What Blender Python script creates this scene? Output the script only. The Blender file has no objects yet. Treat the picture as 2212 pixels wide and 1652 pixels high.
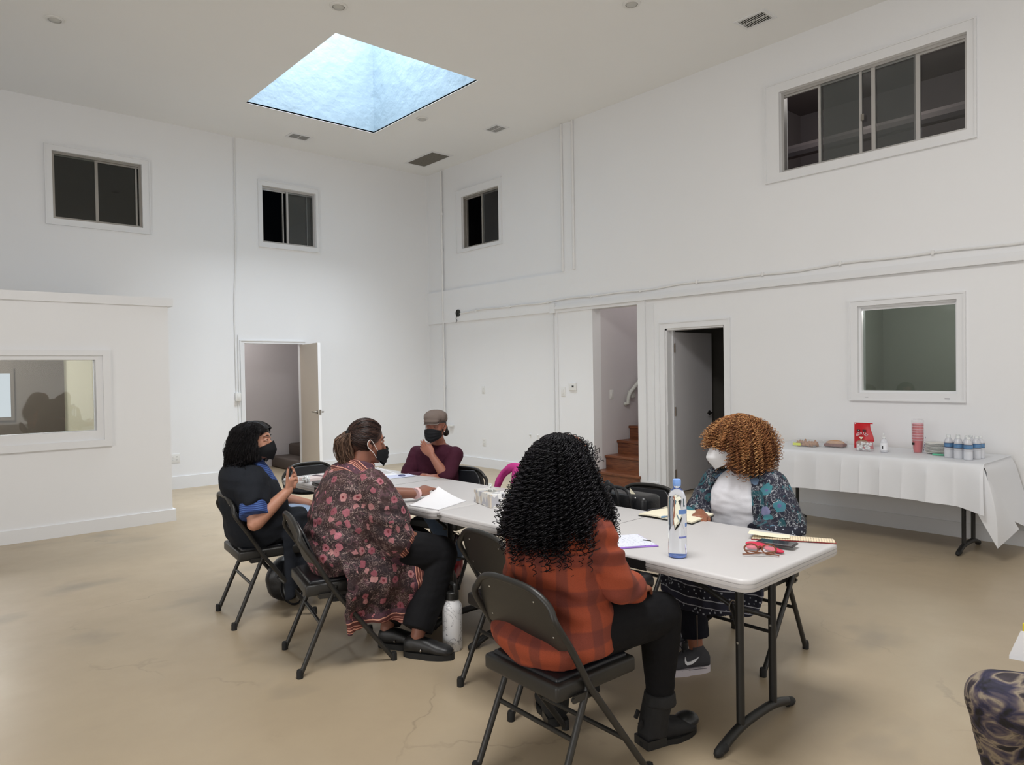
import bpy, bmesh, math, random
import numpy as np
from mathutils import Vector, Matrix, noise
random.seed(7); rng = np.random.default_rng(7)
PI = math.pi
sc = bpy.context.scene
COL = sc.collection

# ---------------------------------------------------------------- camera
CAM = Vector((-6.914, -9.987, 1.5))
def cam_axes():
    yaw, pitch, roll = 0.8482736, -0.0168485, -0.0159242
    F = Vector((math.cos(pitch)*math.cos(yaw), math.cos(pitch)*math.sin(yaw), math.sin(pitch)))
    R0 = Vector((math.sin(yaw), -math.cos(yaw), 0)); U0 = R0.cross(F)
    R = R0*math.cos(roll) + U0*math.sin(roll); U = R.cross(F)
    return R, U, F
R_, U_, F_ = cam_axes()
cd = bpy.data.cameras.new('camera'); cam = bpy.data.objects.new('camera', cd); COL.objects.link(cam)
cd.sensor_width = 36; cd.lens = 1528.02/2212*36; cd.clip_end = 100; cd.clip_start = .02
m = Matrix((R_, U_, -F_)).transposed().to_4x4(); m.translation = CAM; cam.matrix_world = m
sc.camera = cam

# ---------------------------------------------------------------- world, lights, exposure
w = bpy.data.worlds.new('world'); sc.world = w; w.use_nodes = True
w.node_tree.nodes['Background'].inputs[0].default_value = (.45, .68, 1, 1)
w.node_tree.nodes['Background'].inputs[1].default_value = 1.0
sc.view_settings.view_transform = 'Standard'; sc.view_settings.look = 'None'
sc.view_settings.exposure = 0.0; sc.view_settings.gamma = 1.0
sc.view_settings.use_curve_mapping = False
sc.render.film_transparent = False
def area(name, loc, rot, sx, sy, power, color):
    l = bpy.data.lights.new(name, 'AREA'); l.shape = 'RECTANGLE'; l.size = sx; l.size_y = sy
    l.energy = power; l.color = color
    o = bpy.data.objects.new(name, l); COL.objects.link(o); o.location = loc; o.rotation_euler = rot
    return o
# sky over the skylight shaft, daylight through the shopfront openings behind and left of the camera
sk = area('sky_light_over_shaft', (-2.67, -2.50, 7.45), (0, 0, 0), 1.70, 2.2, 400, (.87, .935, 1.0)); sk.data.spread = math.radians(125)
area('fill_light_over_camera', (-5.3, -8.3, 4.80), (0, 0, 0), 1.6, 1.6, 165, (1.0, .995, .99))  # added fill lamp under the solid ceiling, no skylight opening here
area('daylight_side_windows', (-12.85, -9.5, 2.0), (0, -PI/2, 0), 3.0, 6.0, 190, (1.0, .995, .99))
area('daylight_shopfront', (-4.2, -14.85, 1.9), (PI/2, 0, 0), 6, 3.0, 90, (1.0, .98, .95))
# ---------------------------------------------------------------- colour and materials
def lin(c):
    if max(c) > 1.001: c = [v/255 for v in c]
    return tuple(v/12.92 if v <= .04045 else ((v+.055)/1.055)**2.4 for v in c[:3]) + (1,)
class N:
    def __init__(s, name):
        s.m = bpy.data.materials.new(name); s.m.use_nodes = True; s.t = s.m.node_tree
        s.b = s.t.nodes['Principled BSDF']; s.out = s.t.nodes['Material Output']; s._c = None
    def n(s, typ, **kw):
        d = s.t.nodes.new(typ)
        for k, v in kw.items():
            if k.startswith('i_'):
                key = k[2:]; key = int(key) if key.isdigit() else key.replace('_', ' ')
                if hasattr(v, 'is_linked') or isinstance(v, bpy.types.NodeSocket): s.t.links.new(v, d.inputs[key])
                else: d.inputs[key].default_value = v
            else: setattr(d, k, v)
        return d
    def link(s, a, b): s.t.links.new(a, b)
    @property
    def co(s):
        if s._c is None: s._c = s.t.nodes.new('ShaderNodeTexCoord')
        return s._c.outputs['Object']
    def mapc(s, scale=(1, 1, 1), rot=(0, 0, 0), loc=(0, 0, 0)):
        d = s.n('ShaderNodeMapping', i_Vector=s.co, i_Scale=scale, i_Rotation=rot, i_Location=loc); return d.outputs[0]
    def noise(s, scale, detail=4, vec=None, rough=.5, dist=0):
        d = s.n('ShaderNodeTexNoise', i_Scale=scale, i_Detail=detail, i_Roughness=rough, i_Distortion=dist)
        s.link(vec or s.co, d.inputs['Vector']); return d.outputs['Fac']
    def ramp(s, fac, stops, interp='LINEAR'):
        d = s.n('ShaderNodeValToRGB'); s.link(fac, d.inputs[0]); cr = d.color_ramp; cr.interpolation = interp
        while len(cr.elements) < len(stops): cr.elements.new(.5)
        for e, (p, c) in zip(cr.elements, stops): e.position = p; e.color = c if len(c) == 4 and not isinstance(c[0], int) else lin(c)
        return d.outputs[0]
    def mix(s, fac, a, b, mode='MIX'):
        d = s.n('ShaderNodeMix', data_type='RGBA', blend_type=mode)
        for sock, v in ((d.inputs['Factor'], fac), (d.inputs[6], a), (d.inputs[7], b)):
            if isinstance(v, bpy.types.NodeSocket): s.link(v, sock)
            else: sock.default_value = v
        return d.outputs[2]
    def math(s, op, a, b=0.0, c=0.0):
        d = s.n('ShaderNodeMath', operation=op)
        for i, v in enumerate((a, b, c)):
            if isinstance(v, bpy.types.NodeSocket): s.link(v, d.inputs[i])
            else: d.inputs[i].default_value = v
        return d.outputs[0]
    def sep(s, vec=None):
        d = s.n('ShaderNodeSeparateXYZ'); s.link(vec or s.co, d.inputs[0]); return d.outputs
    def bump(s, h, strength=.3, dist=.01):
        d = s.n('ShaderNodeBump', i_Strength=strength, i_Distance=dist); s.link(h, d.inputs['Height'])
        s.link(d.outputs[0], s.b.inputs['Normal'])
    def base(s, v):
        if isinstance(v, bpy.types.NodeSocket): s.link(v, s.b.inputs['Base Color'])
        else: s.b.inputs['Base Color'].default_value = v
    def set(s, **kw):
        for k, v in kw.items():
            key = k.replace('_', ' ')
            if isinstance(v, bpy.types.NodeSocket): s.link(v, s.b.inputs[key])
            else: s.b.inputs[key].default_value = v
        return s
def mat(name, c, rough=.6, metal=0., var=.06, vs=8., bs=0., bstr=.2, bd=.004, **kw):
    n = N(name); c = lin(c)
    if var > 0:
        hi = tuple(min(1, v*(1+var)) for v in c[:3]) + (1,); lo = tuple(v*(1-var) for v in c[:3]) + (1,)
        n.base(n.mix(n.noise(vs), lo, hi))
    else: n.base(c)
    n.set(Roughness=rough, Metallic=metal, **kw)
    if bs: n.bump(n.noise(bs, 5), bstr, bd)
    return n.m
WALL = mat('white wall paint', (233, 234, 236), .55, var=.015, vs=1.5, bs=55, bstr=.06, bd=.003)
CEIL = mat('ceiling paint', (238, 239, 239), .75, var=.02, vs=1.0, bs=30, bstr=.08, bd=.004)
TRIM = mat('white gloss trim', (228, 229, 231), .35, var=.01)
SHAFT = mat('darkened shaft plaster', (112, 128, 138), .6, var=.02, vs=2.5, bs=4, bstr=.35, bd=.05)  # kept darker than its bright paint to offset the strong lamp above
LAV = mat('hall paint', (212, 208, 210), .6, var=.01)
DOORB = mat('beige door skin', (196, 186, 172), .45, var=.02)
DOORW = mat('white door skin', (205, 203, 206), .45, var=.01)
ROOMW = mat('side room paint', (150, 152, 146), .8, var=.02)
DARKROOM = mat('unlit room darkness', (120, 110, 108), .9, var=.02)  # lack of light in the upper room put into the colour
BLACKR = mat('unlit closet darkness', (45, 43, 42), .9, var=.02)  # gloom behind the small upper windows put into the wall colour
BEIGE = mat('office wall beige', (196, 192, 170), .7, var=.02)
BROWN = mat('office brown panel', (78, 70, 60), .6, var=.04)
CARPET = mat('brown carpet', (92, 82, 76), .95, var=.18, vs=90, bs=200, bstr=.5)
STEEL = mat('satin steel', (150, 145, 138), .3, 1., var=.04)
ALU = mat('window aluminium', (188, 186, 184), .35, .6, var=.02)
ALUD = mat('dull aluminium', (150, 146, 140), .4, .6, var=.05)
BLK = mat('black powder coat', (26, 26, 25), .45, var=.1, vs=30)
BLKR = mat('black rubber', (18, 18, 18), .7, var=.1)
CHRM = mat('dark grey chair enamel', (40, 39, 37), .42, .1, var=.06, vs=6, bs=160, bstr=.05)
PAD = mat('black vinyl pad', (22, 24, 29), .36, var=.08, vs=4, bs=120, bstr=.12)
RIVET = mat('rivet nickel', (200, 200, 196), .3, .9, var=0)
PLAST = mat('table plastic top', (198, 196, 196), .42, var=.015, vs=3, bs=220, bstr=.05)
OUTL = mat('switch plate plastic', (226, 226, 224), .4, var=0)
BLACK = mat('matte black', (12, 12, 13), .6, var=0)
WHITE = mat('white paper', (235, 236, 240), .7, var=.01)
CREAM = mat('cream paper', (236, 230, 206), .7, var=.02)

def floor_mat():
    n = N('polished beige floor')
    big = n.ramp(n.noise(.55, 5, rough=.55), [(.30, (.30, .30, .30, 1)), (.66, (1., 1., 1., 1))])
    mid = n.noise(3.2, 6, rough=.6)
    a = n.mix(big, lin((156, 142, 120)), lin((177, 160, 134)))
    a = n.mix(n.ramp(mid, [(.35, (0, 0, 0, 1)), (.7, (.35, .35, .35, 1))]), a, lin((158, 142, 120)))
    blot = n.ramp(n.noise(1.15, 3, n.mapc((1, 1.6, 1), loc=(3.1, 1.7, 0))), [(.60, (0, 0, 0, 1)), (.74, (.5, .5, .5, 1))])
    a = n.mix(blot, a, lin((118, 112, 103)))
    # hairline cracks
    v = n.n('ShaderNodeTexVoronoi', feature='DISTANCE_TO_EDGE', i_Scale=.42)
    dn = n.n('ShaderNodeTexNoise', i_Scale=2.2, i_Detail=6.); n.link(n.co, dn.inputs['Vector'])
    va = n.n('ShaderNodeVectorMath', operation='MULTIPLY_ADD'); n.link(dn.outputs['Color'], va.inputs[0]); va.inputs[1].default_value = (.55, .55, .55); n.link(n.co, va.inputs[2])
    n.link(va.outputs[0], v.inputs['Vector'])
    cr = n.ramp(v.outputs['Distance'], [(0, (1, 1, 1, 1)), (.0022, (0, 0, 0, 1))])
    cr = n.math('MULTIPLY', cr, n.ramp(n.noise(1.3, 2), [(.45, (0, 0, 0, 1)), (.6, (.45, .45, .45, 1))]))
    a = n.mix(cr, a, lin((120, 108, 90)))
    v2 = n.n('ShaderNodeTexVoronoi', i_Scale=3.1, i_Randomness=1.)
    n.link(n.mapc((1, 1.7, 1)), v2.inputs['Vector'])
    sp = n.ramp(v2.outputs['Distance'], [(0, (1, 1, 1, 1)), (.022, (0, 0, 0, 1))])
    sp = n.math('MULTIPLY', sp, n.math('GREATER_THAN', n.sep(v2.outputs['Color'])[0], .55))
    a = n.mix(n.math('MULTIPLY', sp, .7), a, lin((90, 80, 66)))
    n.base(a)
    n.set(Roughness=n.math('MULTIPLY_ADD', mid, .22, .27))
    n.bump(n.noise(28, 4), .03, .004)
    return n.m
FLOOR = floor_mat()
def wood_mat():
    n = N('varnished stair wood')
    g = n.noise(6, 5, n.mapc((3, .8, 9)), dist=1.2)
    n.base(n.ramp(g, [(.3, (84, 44, 28)), (.7, (134, 80, 48))])); n.set(Roughness=.35); return n.m
WOOD = wood_mat()
def glass_mat(name, tint=(.8, .82, .82), gl=1.0, ior=1.5):
    n = N(name); tr = n.n('ShaderNodeBsdfTransparent'); tr.inputs[0].default_value = tint + (1,)
    g = n.n('ShaderNodeBsdfGlossy', i_Roughness=.02); fr = n.n('ShaderNodeFresnel', i_IOR=ior)
    mx = n.n('ShaderNodeMixShader'); n.link(n.math('MULTIPLY', fr.outputs[0], gl), mx.inputs[0]); n.link(tr.outputs[0], mx.inputs[1]); n.link(g.outputs[0], mx.inputs[2])
    n.link(mx.outputs[0], n.out.inputs[0]); return n.m
GLASS = glass_mat('window glass'); GLASSD = glass_mat('tinted window glass', (.62, .66, .64), 1.3)
def screen_mat():
    n = N('insect screen'); tr = n.n('ShaderNodeBsdfTransparent'); d = n.n('ShaderNodeBsdfDiffuse'); d.inputs[0].default_value = lin((150, 150, 148))
    mx = n.n('ShaderNodeMixShader'); mx.inputs[0].default_value = .42
    n.link(tr.outputs[0], mx.inputs[1]); n.link(d.outputs[0], mx.inputs[2]); n.link(mx.outputs[0], n.out.inputs[0]); return n.m
SCREEN = screen_mat()
def film_mat(name, c, alpha, rough=.15):
    n = N(name); n.base(lin(c)); n.set(Roughness=rough, Alpha=alpha); return n.m
FILM = film_mat('clear plastic film', (225, 228, 232), .22); PET = film_mat('clear thin plastic', (238, 240, 246), .55, .25)
def emit_mat(name, c, s):
    n = N(name); e = n.n('ShaderNodeEmission'); e.inputs[0].default_value = lin(c); e.inputs[1].default_value = s
    n.link(e.outputs[0], n.out.inputs[0]); return n.m
# ---------------------------------------------------------------- mesh helpers
def link_mesh(name, verts, faces, mats, parent=None, smooth=False, origin=None, mi=None):
    me = bpy.data.meshes.new(name)
    vs = [Vector(v) for v in verts]
    if parent is not None: origin = parent_origin(parent)
    o = bpy.data.objects.new(name, me)
    if origin is not None:
        vs = [v - origin for v in vs]
    me.from_pydata(vs, [], faces); me.update()
    for mm in (mats if isinstance(mats, (list, tuple)) else [mats]): me.materials.append(mm)
    if mi is not None: me.polygons.foreach_set('material_index', mi)
    if smooth: me.polygons.foreach_set('use_smooth', [True]*len(me.polygons))
    COL.objects.link(o)
    if parent is not None: o.parent = parent
    elif origin is not None: o.location = origin
    return o
_org = {}
def parent_origin(p):
    while p.parent is not None: p = p.parent
    return _org.get(p.name, Vector((0, 0, 0)))
def tag(o, label, cat, group=None, kind=None):
    if label: o['label'] = label
    if cat: o['category'] = cat
    if group: o['group'] = group
    if kind: o['kind'] = kind
    return o
def thing(name, loc, label, cat, group=None, rot=0.):
    """Empty; parts are given in the thing's own frame"""
    o = bpy.data.objects.new(name, None); COL.objects.link(o); o.location = loc; o.rotation_euler = (0, 0, rot)
    o.empty_display_size = .1; _org[o.name] = Vector((0, 0, 0))
    return tag(o, label, cat, group)
def wthing(name, loc, label, cat, group=None):
    """Empty; parts are given in world coordinates"""
    o = thing(name, loc, label, cat, group); _org[o.name] = Vector(loc); return o
def struct(o): o['kind'] = 'structure'; return o
class S:
    """a bag of primitive shapes that becomes ONE mesh"""
    def __init__(s): s.v = []; s.f = []; s.mi = []; s.m = 0
    def add(s, vs, fs):
        b = len(s.v); s.v += [Vector(v) for v in vs]; s.f += [tuple(i+b for i in f) for f in fs]; s.mi += [s.m]*len(fs); return s
    def box(s, a, b):
        x0, y0, z0 = [min(p, q) for p, q in zip(a, b)]; x1, y1, z1 = [max(p, q) for p, q in zip(a, b)]
        return s.add([(x0,y0,z0),(x1,y0,z0),(x1,y1,z0),(x0,y1,z0),(x0,y0,z1),(x1,y0,z1),(x1,y1,z1),(x0,y1,z1)],
                     [(0,3,2,1),(4,5,6,7),(0,1,5,4),(1,2,6,5),(2,3,7,6),(3,0,4,7)])
    def rbox(s, a, b, r=.01, seg=3, M=None):
        bm = bmesh.new(); bmesh.ops.create_cube(bm, size=1)
        c = [(p+q)/2 for p, q in zip(a, b)]; d = [abs(p-q) for p, q in zip(a, b)]
        for v in bm.verts: v.co = Vector((v.co.x*d[0]+c[0], v.co.y*d[1]+c[1], v.co.z*d[2]+c[2]))
        bmesh.ops.bevel(bm, geom=bm.edges[:], offset=min(r, min(d)*.49), segments=seg, affect='EDGES', profile=.5)
        return s.bm(bm, M)
    def bm(s, bm, M=None):
        bm.verts.ensure_lookup_table(); vs = [(M @ v.co) if M else v.co.copy() for v in bm.verts]
        s.add(vs, [tuple(v.index for v in f.verts) for f in bm.faces]); bm.free(); return s
    def loft(s, rings, seg=24, sub=4, p=2., flat=True):
        """rings: (centre, axis_a, axis_b); Catmull-Rom between them"""
        R = [tuple(Vector(q) for q in r) for r in rings]
        rs = catmull(R, sub); n = len(rs); vs = []; fs = []
        for c, a, b in rs:
            for k in range(seg):
                t = 2*PI*k/seg; ct, st = math.cos(t), math.sin(t)
                if p != 2: ct, st = math.copysign(abs(ct)**(2/p), ct), math.copysign(abs(st)**(2/p), st)
                vs.append(c+a*ct+b*st)
        for i in range(n-1):
            for k in range(seg):
                k2 = (k+1) % seg; fs.append((i*seg+k, i*seg+k2, (i+1)*seg+k2, (i+1)*seg+k))
        fs.append(tuple(reversed(range(seg)))); fs.append(tuple(range((n-1)*seg, n*seg)))
        return s.add(vs, fs)
    def tube(s, pts, r, seg=10, sub=1, caps='flat', flat=None, up=None):
        P = [Vector(p) for p in pts]; rad = list(r) if isinstance(r, (list, tuple)) else [r]*len(P)
        if sub > 1:
            Q = catmull([(p, Vector((q, 0, 0))) for p, q in zip(P, rad)], sub); P = [q[0] for q in Q]; rad = [max(q[1].x, 1e-4) for q in Q]
        if caps == 'round':
            d0 = (P[0]-P[1]).normalized(); d1 = (P[-1]-P[-2]).normalized(); a, b = P[0], P[-1]; ra, rb = rad[0], rad[-1]
            P = [a+d0*ra*.95, a+d0*ra*.7] + P + [b+d1*rb*.7, b+d1*rb*.95]; rad = [ra*.3, ra*.7] + rad + [rb*.7, rb*.3]
        n = len(P); vs = []; fs = []
        t = (P[1]-P[0]).normalized(); u = Vector(up) if up else (Vector((0, 0, 1)) if abs(t.z) < .9 else Vector((1, 0, 0)))
        u = (u - t*u.dot(t)).normalized()
        for i in range(n):
            t = (P[min(i+1, n-1)] - P[max(i-1, 0)]).normalized(); u = (u - t*u.dot(t)).normalized(); w_ = t.cross(u)
            fl = flat if flat else 1.
            for k in range(seg):
                a = 2*PI*k/seg; vs.append(P[i] + (u*math.cos(a)*fl + w_*math.sin(a))*rad[i])
        for i in range(n-1):
            for k in range(seg):
                k2 = (k+1) % seg; fs.append((i*seg+k, i*seg+k2, (i+1)*seg+k2, (i+1)*seg+k))
        fs.append(tuple(reversed(range(seg)))); fs.append(tuple(range((n-1)*seg, n*seg)))
        return s.add(vs, fs)
    def ell(s, c, r, M=None, seg=20, rings=12):
        vs = []; fs = []; c = Vector(c)
        for i in range(rings+1):
            th = PI*i/rings
            for k in range(seg):
                a = 2*PI*k/seg; v = Vector((r[0]*math.sin(th)*math.cos(a), r[1]*math.sin(th)*math.sin(a), r[2]*math.cos(th)))
                vs.append(c + ((M @ v) if M else v))
        for i in range(rings):
            for k in range(seg):
                k2 = (k+1) % seg; fs.append((i*seg+k, (i+1)*seg+k, (i+1)*seg+k2, i*seg+k2))
        bm = bmesh.new(); vv = [bm.verts.new(v) for v in vs]
        for f in fs:
            try: bm.faces.new([vv[i] for i in f])
            except ValueError: pass
        bmesh.ops.remove_doubles(bm, verts=bm.verts[:], dist=1e-5); bm.verts.index_update(); return s.bm(bm)
    def lathe(s, prof, c=(0, 0, 0), seg=24, M=None):
        c = Vector(c); vs = []; fs = []; n = len(prof)
        for r, z in prof:
            for k in range(seg):
                a = 2*PI*k/seg; v = Vector((r*math.cos(a), r*math.sin(a), z)); vs.append(c + ((M @ v) if M else v))
        for i in range(n-1):
            for k in range(seg):
                k2 = (k+1) % seg; fs.append((i*seg+k, i*seg+k2, (i+1)*seg+k2, (i+1)*seg+k))
        if prof[0][0] > 1e-5: fs.append(tuple(reversed(range(seg))))
        if prof[-1][0] > 1e-5: fs.append(tuple(range((n-1)*seg, n*seg)))
        return s.add(vs, fs)
    def prism(s, poly, fn, t0, t1):
        """poly 2-D outline; fn(a,b,t) -> point"""
        n = len(poly); vs = [fn(a, b, t0) for a, b in poly] + [fn(a, b, t1) for a, b in poly]
        fs = [tuple(reversed(range(n))), tuple(range(n, 2*n))] + [(i, (i+1) % n, n+(i+1) % n, n+i) for i in range(n)]
        return s.add(vs, fs)
    def sheet(s, fn, nu, nv, th):
        """fn(u,v)->point for u,v in 0..1, given thickness"""
        P = [[Vector(fn(i/nu, j/nv)) for j in range(nv+1)] for i in range(nu+1)]
        vs = []; fs = []; W = nv+1
        nrm = []
        for i in range(nu+1):
            for j in range(nv+1):
                a = P[min(i+1, nu)][j]-P[max(i-1, 0)][j]; b = P[i][min(j+1, nv)]-P[i][max(j-1, 0)]
                q = a.cross(b); nrm.append(q.normalized() if q.length > 1e-9 else Vector((0, 0, 1)))
        for sgn in (1, -1):
            for i in range(nu+1):
                for j in range(nv+1): vs.append(P[i][j] + nrm[i*W+j]*th/2*sgn)
        B = (nu+1)*W
        for i in range(nu):
            for j in range(nv):
                a, b, c, d = i*W+j, (i+1)*W+j, (i+1)*W+j+1, i*W+j+1
                fs.append((a, b, c, d)); fs.append((d+B, c+B, b+B, a+B))
        for i in range(nu):
            fs.append((i*W, i*W+B, (i+1)*W+B, (i+1)*W)); a = i*W+nv; b = (i+1)*W+nv; fs.append((a, b, b+B, a+B))
        for j in range(nv):
            fs.append((j, j+1, j+1+B, j+B)); a = nu*W+j; fs.append((a, a+B, a+1+B, a+1))
        return s.add(vs, fs)
    def ob(s, name, mats, parent=None, smooth=False, **kw):
        o = link_mesh(name, s.v, s.f, mats, parent, smooth, mi=s.mi if any(s.mi) else None, **kw)
        if smooth:
            try: o.data.set_sharp_from_angle(angle=math.radians(40))
            except Exception: pass
        return o
    def fuse(s, name, mats, parent=None, voxel=.006, smooth=3, disp=None, tris=None, mi_fn=None, sf=.5):
        me = bpy.data.meshes.new('tmp'); me.from_pydata(s.v, [], s.f); me.update()
        t = bpy.data.objects.new('tmp', me); COL.objects.link(t)
        r = t.modifiers.new('r', 'REMESH'); r.mode = 'VOXEL'; r.voxel_size = voxel
        if smooth: q = t.modifiers.new('s', 'SMOOTH'); q.iterations = smooth; q.factor = sf
        dg = bpy.context.evaluated_depsgraph_get(); nm = bpy.data.meshes.new_from_object(t.evaluated_get(dg))
        COL.objects.unlink(t); bpy.data.objects.remove(t); bpy.data.meshes.remove(me)
        nm.name = name; org = parent_origin(parent) if parent else Vector((0, 0, 0))
        nv = len(nm.vertices); co = np.empty(nv*3, 'f'); nm.vertices.foreach_get('co', co); co = co.reshape(-1, 3)
        if disp:
            no = np.empty(nv*3, 'f'); nm.vertices.foreach_get('normal', no); no = no.reshape(-1, 3)
            d = np.array([disp(Vector(c)) for c in co.tolist()], 'f'); co = co + no*d[:, None]
        if mi_fn:
            cen = np.array([co[list(p.vertices)].mean(0) for p in nm.polygons])
            nm.materials.clear()
            nm.polygons.foreach_set('material_index', [mi_fn(c) for c in cen.tolist()])
        co = co - np.array(org, 'f'); nm.vertices.foreach_set('co', co.astype('f').ravel())
        nm.materials.clear()
        for mm in (mats if isinstance(mats, (list, tuple)) else [mats]): nm.materials.append(mm)
        if mi_fn: nm.polygons.foreach_set('material_index', [mi_fn(c) for c in cen.tolist()])
        nm.polygons.foreach_set('use_smooth', [True]*len(nm.polygons)); nm.update()
        o = bpy.data.objects.new(name, nm); COL.objects.link(o)
        if parent: o.parent = parent
        return o
def catmull(R, sub):
    n = len(R); out = []
    for i in range(n-1):
        p0, p1, p2, p3 = R[max(i-1, 0)], R[i], R[i+1], R[min(i+2, n-1)]
        for k in range(sub):
            t = k/sub; out.append(tuple(.5*((2*b)+(c-a)*t+(2*a-5*b+4*c-d)*t*t+(3*b-a-3*c+d)*t**3) for a, b, c, d in zip(p0, p1, p2, p3)))
    out.append(R[-1]); return out
def V(*a): return Vector(a)
def rz(a): return Matrix.Rotation(a, 3, 'Z')
def text_mesh(name, body, size, parent, mtl, M, depth=.0006):
    c = bpy.data.curves.new('t', 'FONT'); c.body = body; c.size = size; c.align_x = 'CENTER'; c.align_y = 'CENTER'; c.extrude = depth
    t = bpy.data.objects.new('t', c); COL.objects.link(t)
    me = bpy.data.meshes.new_from_object(t.evaluated_get(bpy.context.evaluated_depsgraph_get()))
    COL.objects.unlink(t); bpy.data.objects.remove(t); me.transform(M); me.name = name; me.materials.clear(); me.materials.append(mtl)
    o = bpy.data.objects.new(name, me); COL.objects.link(o); o.parent = parent; return o
# ---------------------------------------------------------------- room
H = 4.822
def wall(name, fn, u0, u1, z0, z1, holes, th, mtl):
    """fn(u,z,t)->point; t=0 room face, t=th outer face; holes (u0,u1,z0,z1)"""
    us = sorted({u0, u1, *[min(max(h[i], u0), u1) for h in holes for i in (0, 1)]})
    zs = sorted({z0, z1, *[min(max(h[i], z0), z1) for h in holes for i in (2, 3)]})
    def solid(i, j):
        if i < 0 or j < 0 or i >= len(us)-1 or j >= len(zs)-1: return False
        cu, cz = (us[i]+us[i+1])/2, (zs[j]+zs[j+1])/2
        return not any(h[0] < cu < h[1] and h[2] < cz < h[3] for h in holes)
    vs, fs, ix = [], [], {}
    def vid(i, j, t):
        if (i, j, t) not in ix: ix[(i, j, t)] = len(vs); vs.append(fn(us[i], zs[j], t*th))
        return ix[(i, j, t)]
    for i in range(len(us)-1):
        for j in range(len(zs)-1):
            if not solid(i, j): continue
            fs.append((vid(i,j,0), vid(i+1,j,0), vid(i+1,j+1,0), vid(i,j+1,0)))
            fs.append((vid(i,j,1), vid(i,j+1,1), vid(i+1,j+1,1), vid(i+1,j,1)))
            for di, dj, a, b in ((-1,0,(i,j),(i,j+1)), (1,0,(i+1,j+1),(i+1,j)), (0,-1,(i+1,j),(i,j)), (0,1,(i,j+1),(i+1,j+1))):
                if not solid(i+di, j+dj): fs.append((vid(*a,0), vid(*b,0), vid(*b,1), vid(*a,1)))
    bm = bmesh.new(); vv = [bm.verts.new(v) for v in vs]
    for f in fs: bm.faces.new([vv[k] for k in f])
    bmesh.ops.recalc_face_normals(bm, faces=bm.faces[:]); bm.verts.index_update()
    return struct(S().bm(bm).ob(name, mtl))
fr = lambda y, z, t: (t, y, z)         # right wall: outward +x
fb = lambda x, z, t: (x, t, z)         # back wall: outward +y
XL, YF = -13., -15.
SL = (-3.56, -1.78, -3.66, -1.35)
struct(S().box((XL-.2, YF-.2, -.12), (4, 4.2, 0)).ob('floor', FLOOR))
wall('ceiling', lambda x, y, t: (x, y, H+t), XL-.2, .2, YF-.2, .2, [SL], .02, CEIL)
# shaft
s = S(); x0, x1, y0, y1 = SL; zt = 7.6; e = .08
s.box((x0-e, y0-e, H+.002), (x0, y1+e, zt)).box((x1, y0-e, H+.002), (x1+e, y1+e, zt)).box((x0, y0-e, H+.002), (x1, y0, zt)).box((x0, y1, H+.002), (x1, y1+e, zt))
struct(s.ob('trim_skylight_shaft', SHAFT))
STAIR = (-4.50, -3.75, 0, 2.285); D2 = (-5.70, -4.905, 0, 1.965)
WB = (-8.04, -6.36, 3.48, 4.30); WS = (-1.885, -.975, 3.455, 4.28); WL = (-7.955, -7.125, 1.24, 2.055)
RA = (-3.22, .01, 2.83, H+.01); RB = (-3.03, .01, -.01, 2.30)
wall('wall_right', fr, YF, .15, 0, H, [STAIR, D2, WB, WL, RA, RB], .16, WALL)
s = wall('wall_right_recess', lambda y, z, t: (.03+t, y, z), -3.24, .15, 0, H, [WS], .12, WALL)
WP = (-5.39, -4.41, 3.41, 4.22); WQ = (-2.84, -2.016, 3.40, 4.21); D1 = (-3.14, -2.27, 0, 1.945)
wall('wall_back', fb, XL, .03, 0, H, [WP, WQ, D1], .15, WALL)
wall('wall_left', lambda y, z, t: (XL-t, y, z), YF, .15, 0, H, [], .15, WALL)
wall('wall_front', lambda x, z, t: (x, YF-t, z), XL, .16, 0, H, [], .15, WALL)
def boxroom(name, a, b, open_side, mtl, th=.06, mats=None):
    (x0, y0, z0), (x1, y1, z1) = a, b
    for side, p, q in (('-x', (x0-th, y0-th, z0-th), (x0, y1+th, z1+th)), ('+x', (x1, y0-th, z0-th), (x1+th, y1+th, z1+th)),
                       ('-y', (x0, y0-th, z0-th), (x1, y0, z1+th)), ('+y', (x0, y1, z0-th), (x1, y1+th, z1+th)),
                       ('-z', (x0, y0, z0-th), (x1, y1, z0)), ('+z', (x0, y0, z1), (x1, y1, z1+th))):
        if side != open_side and not (side == '-z' and z0 <= 0): struct(S().box(p, q).ob(name + {'-x': '_near', '+x': '_far', '-y': '_right', '+y': '_left', '-z': '_bottom', '+z': '_top'}[side], mtl))
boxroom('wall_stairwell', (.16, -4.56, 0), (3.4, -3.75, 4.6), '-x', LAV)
boxroom('wall_closet', (.16, -6.0, 0), (2.6, -4.86, 2.6), '-x', mat('dim closet darkness', (110, 106, 100), .9))  # gloom beyond the open door put into the wall colour
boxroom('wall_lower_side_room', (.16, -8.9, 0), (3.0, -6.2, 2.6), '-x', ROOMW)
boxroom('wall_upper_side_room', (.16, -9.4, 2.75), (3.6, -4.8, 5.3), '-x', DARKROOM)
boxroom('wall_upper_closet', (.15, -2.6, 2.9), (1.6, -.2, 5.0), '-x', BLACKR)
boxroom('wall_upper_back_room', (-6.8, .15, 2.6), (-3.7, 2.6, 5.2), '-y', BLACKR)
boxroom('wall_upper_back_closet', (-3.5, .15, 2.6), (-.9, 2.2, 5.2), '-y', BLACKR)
boxroom('wall_corridor', (-3.9, .15, 0), (-1.2, 1.25, 2.5), '-y', LAV)
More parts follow.
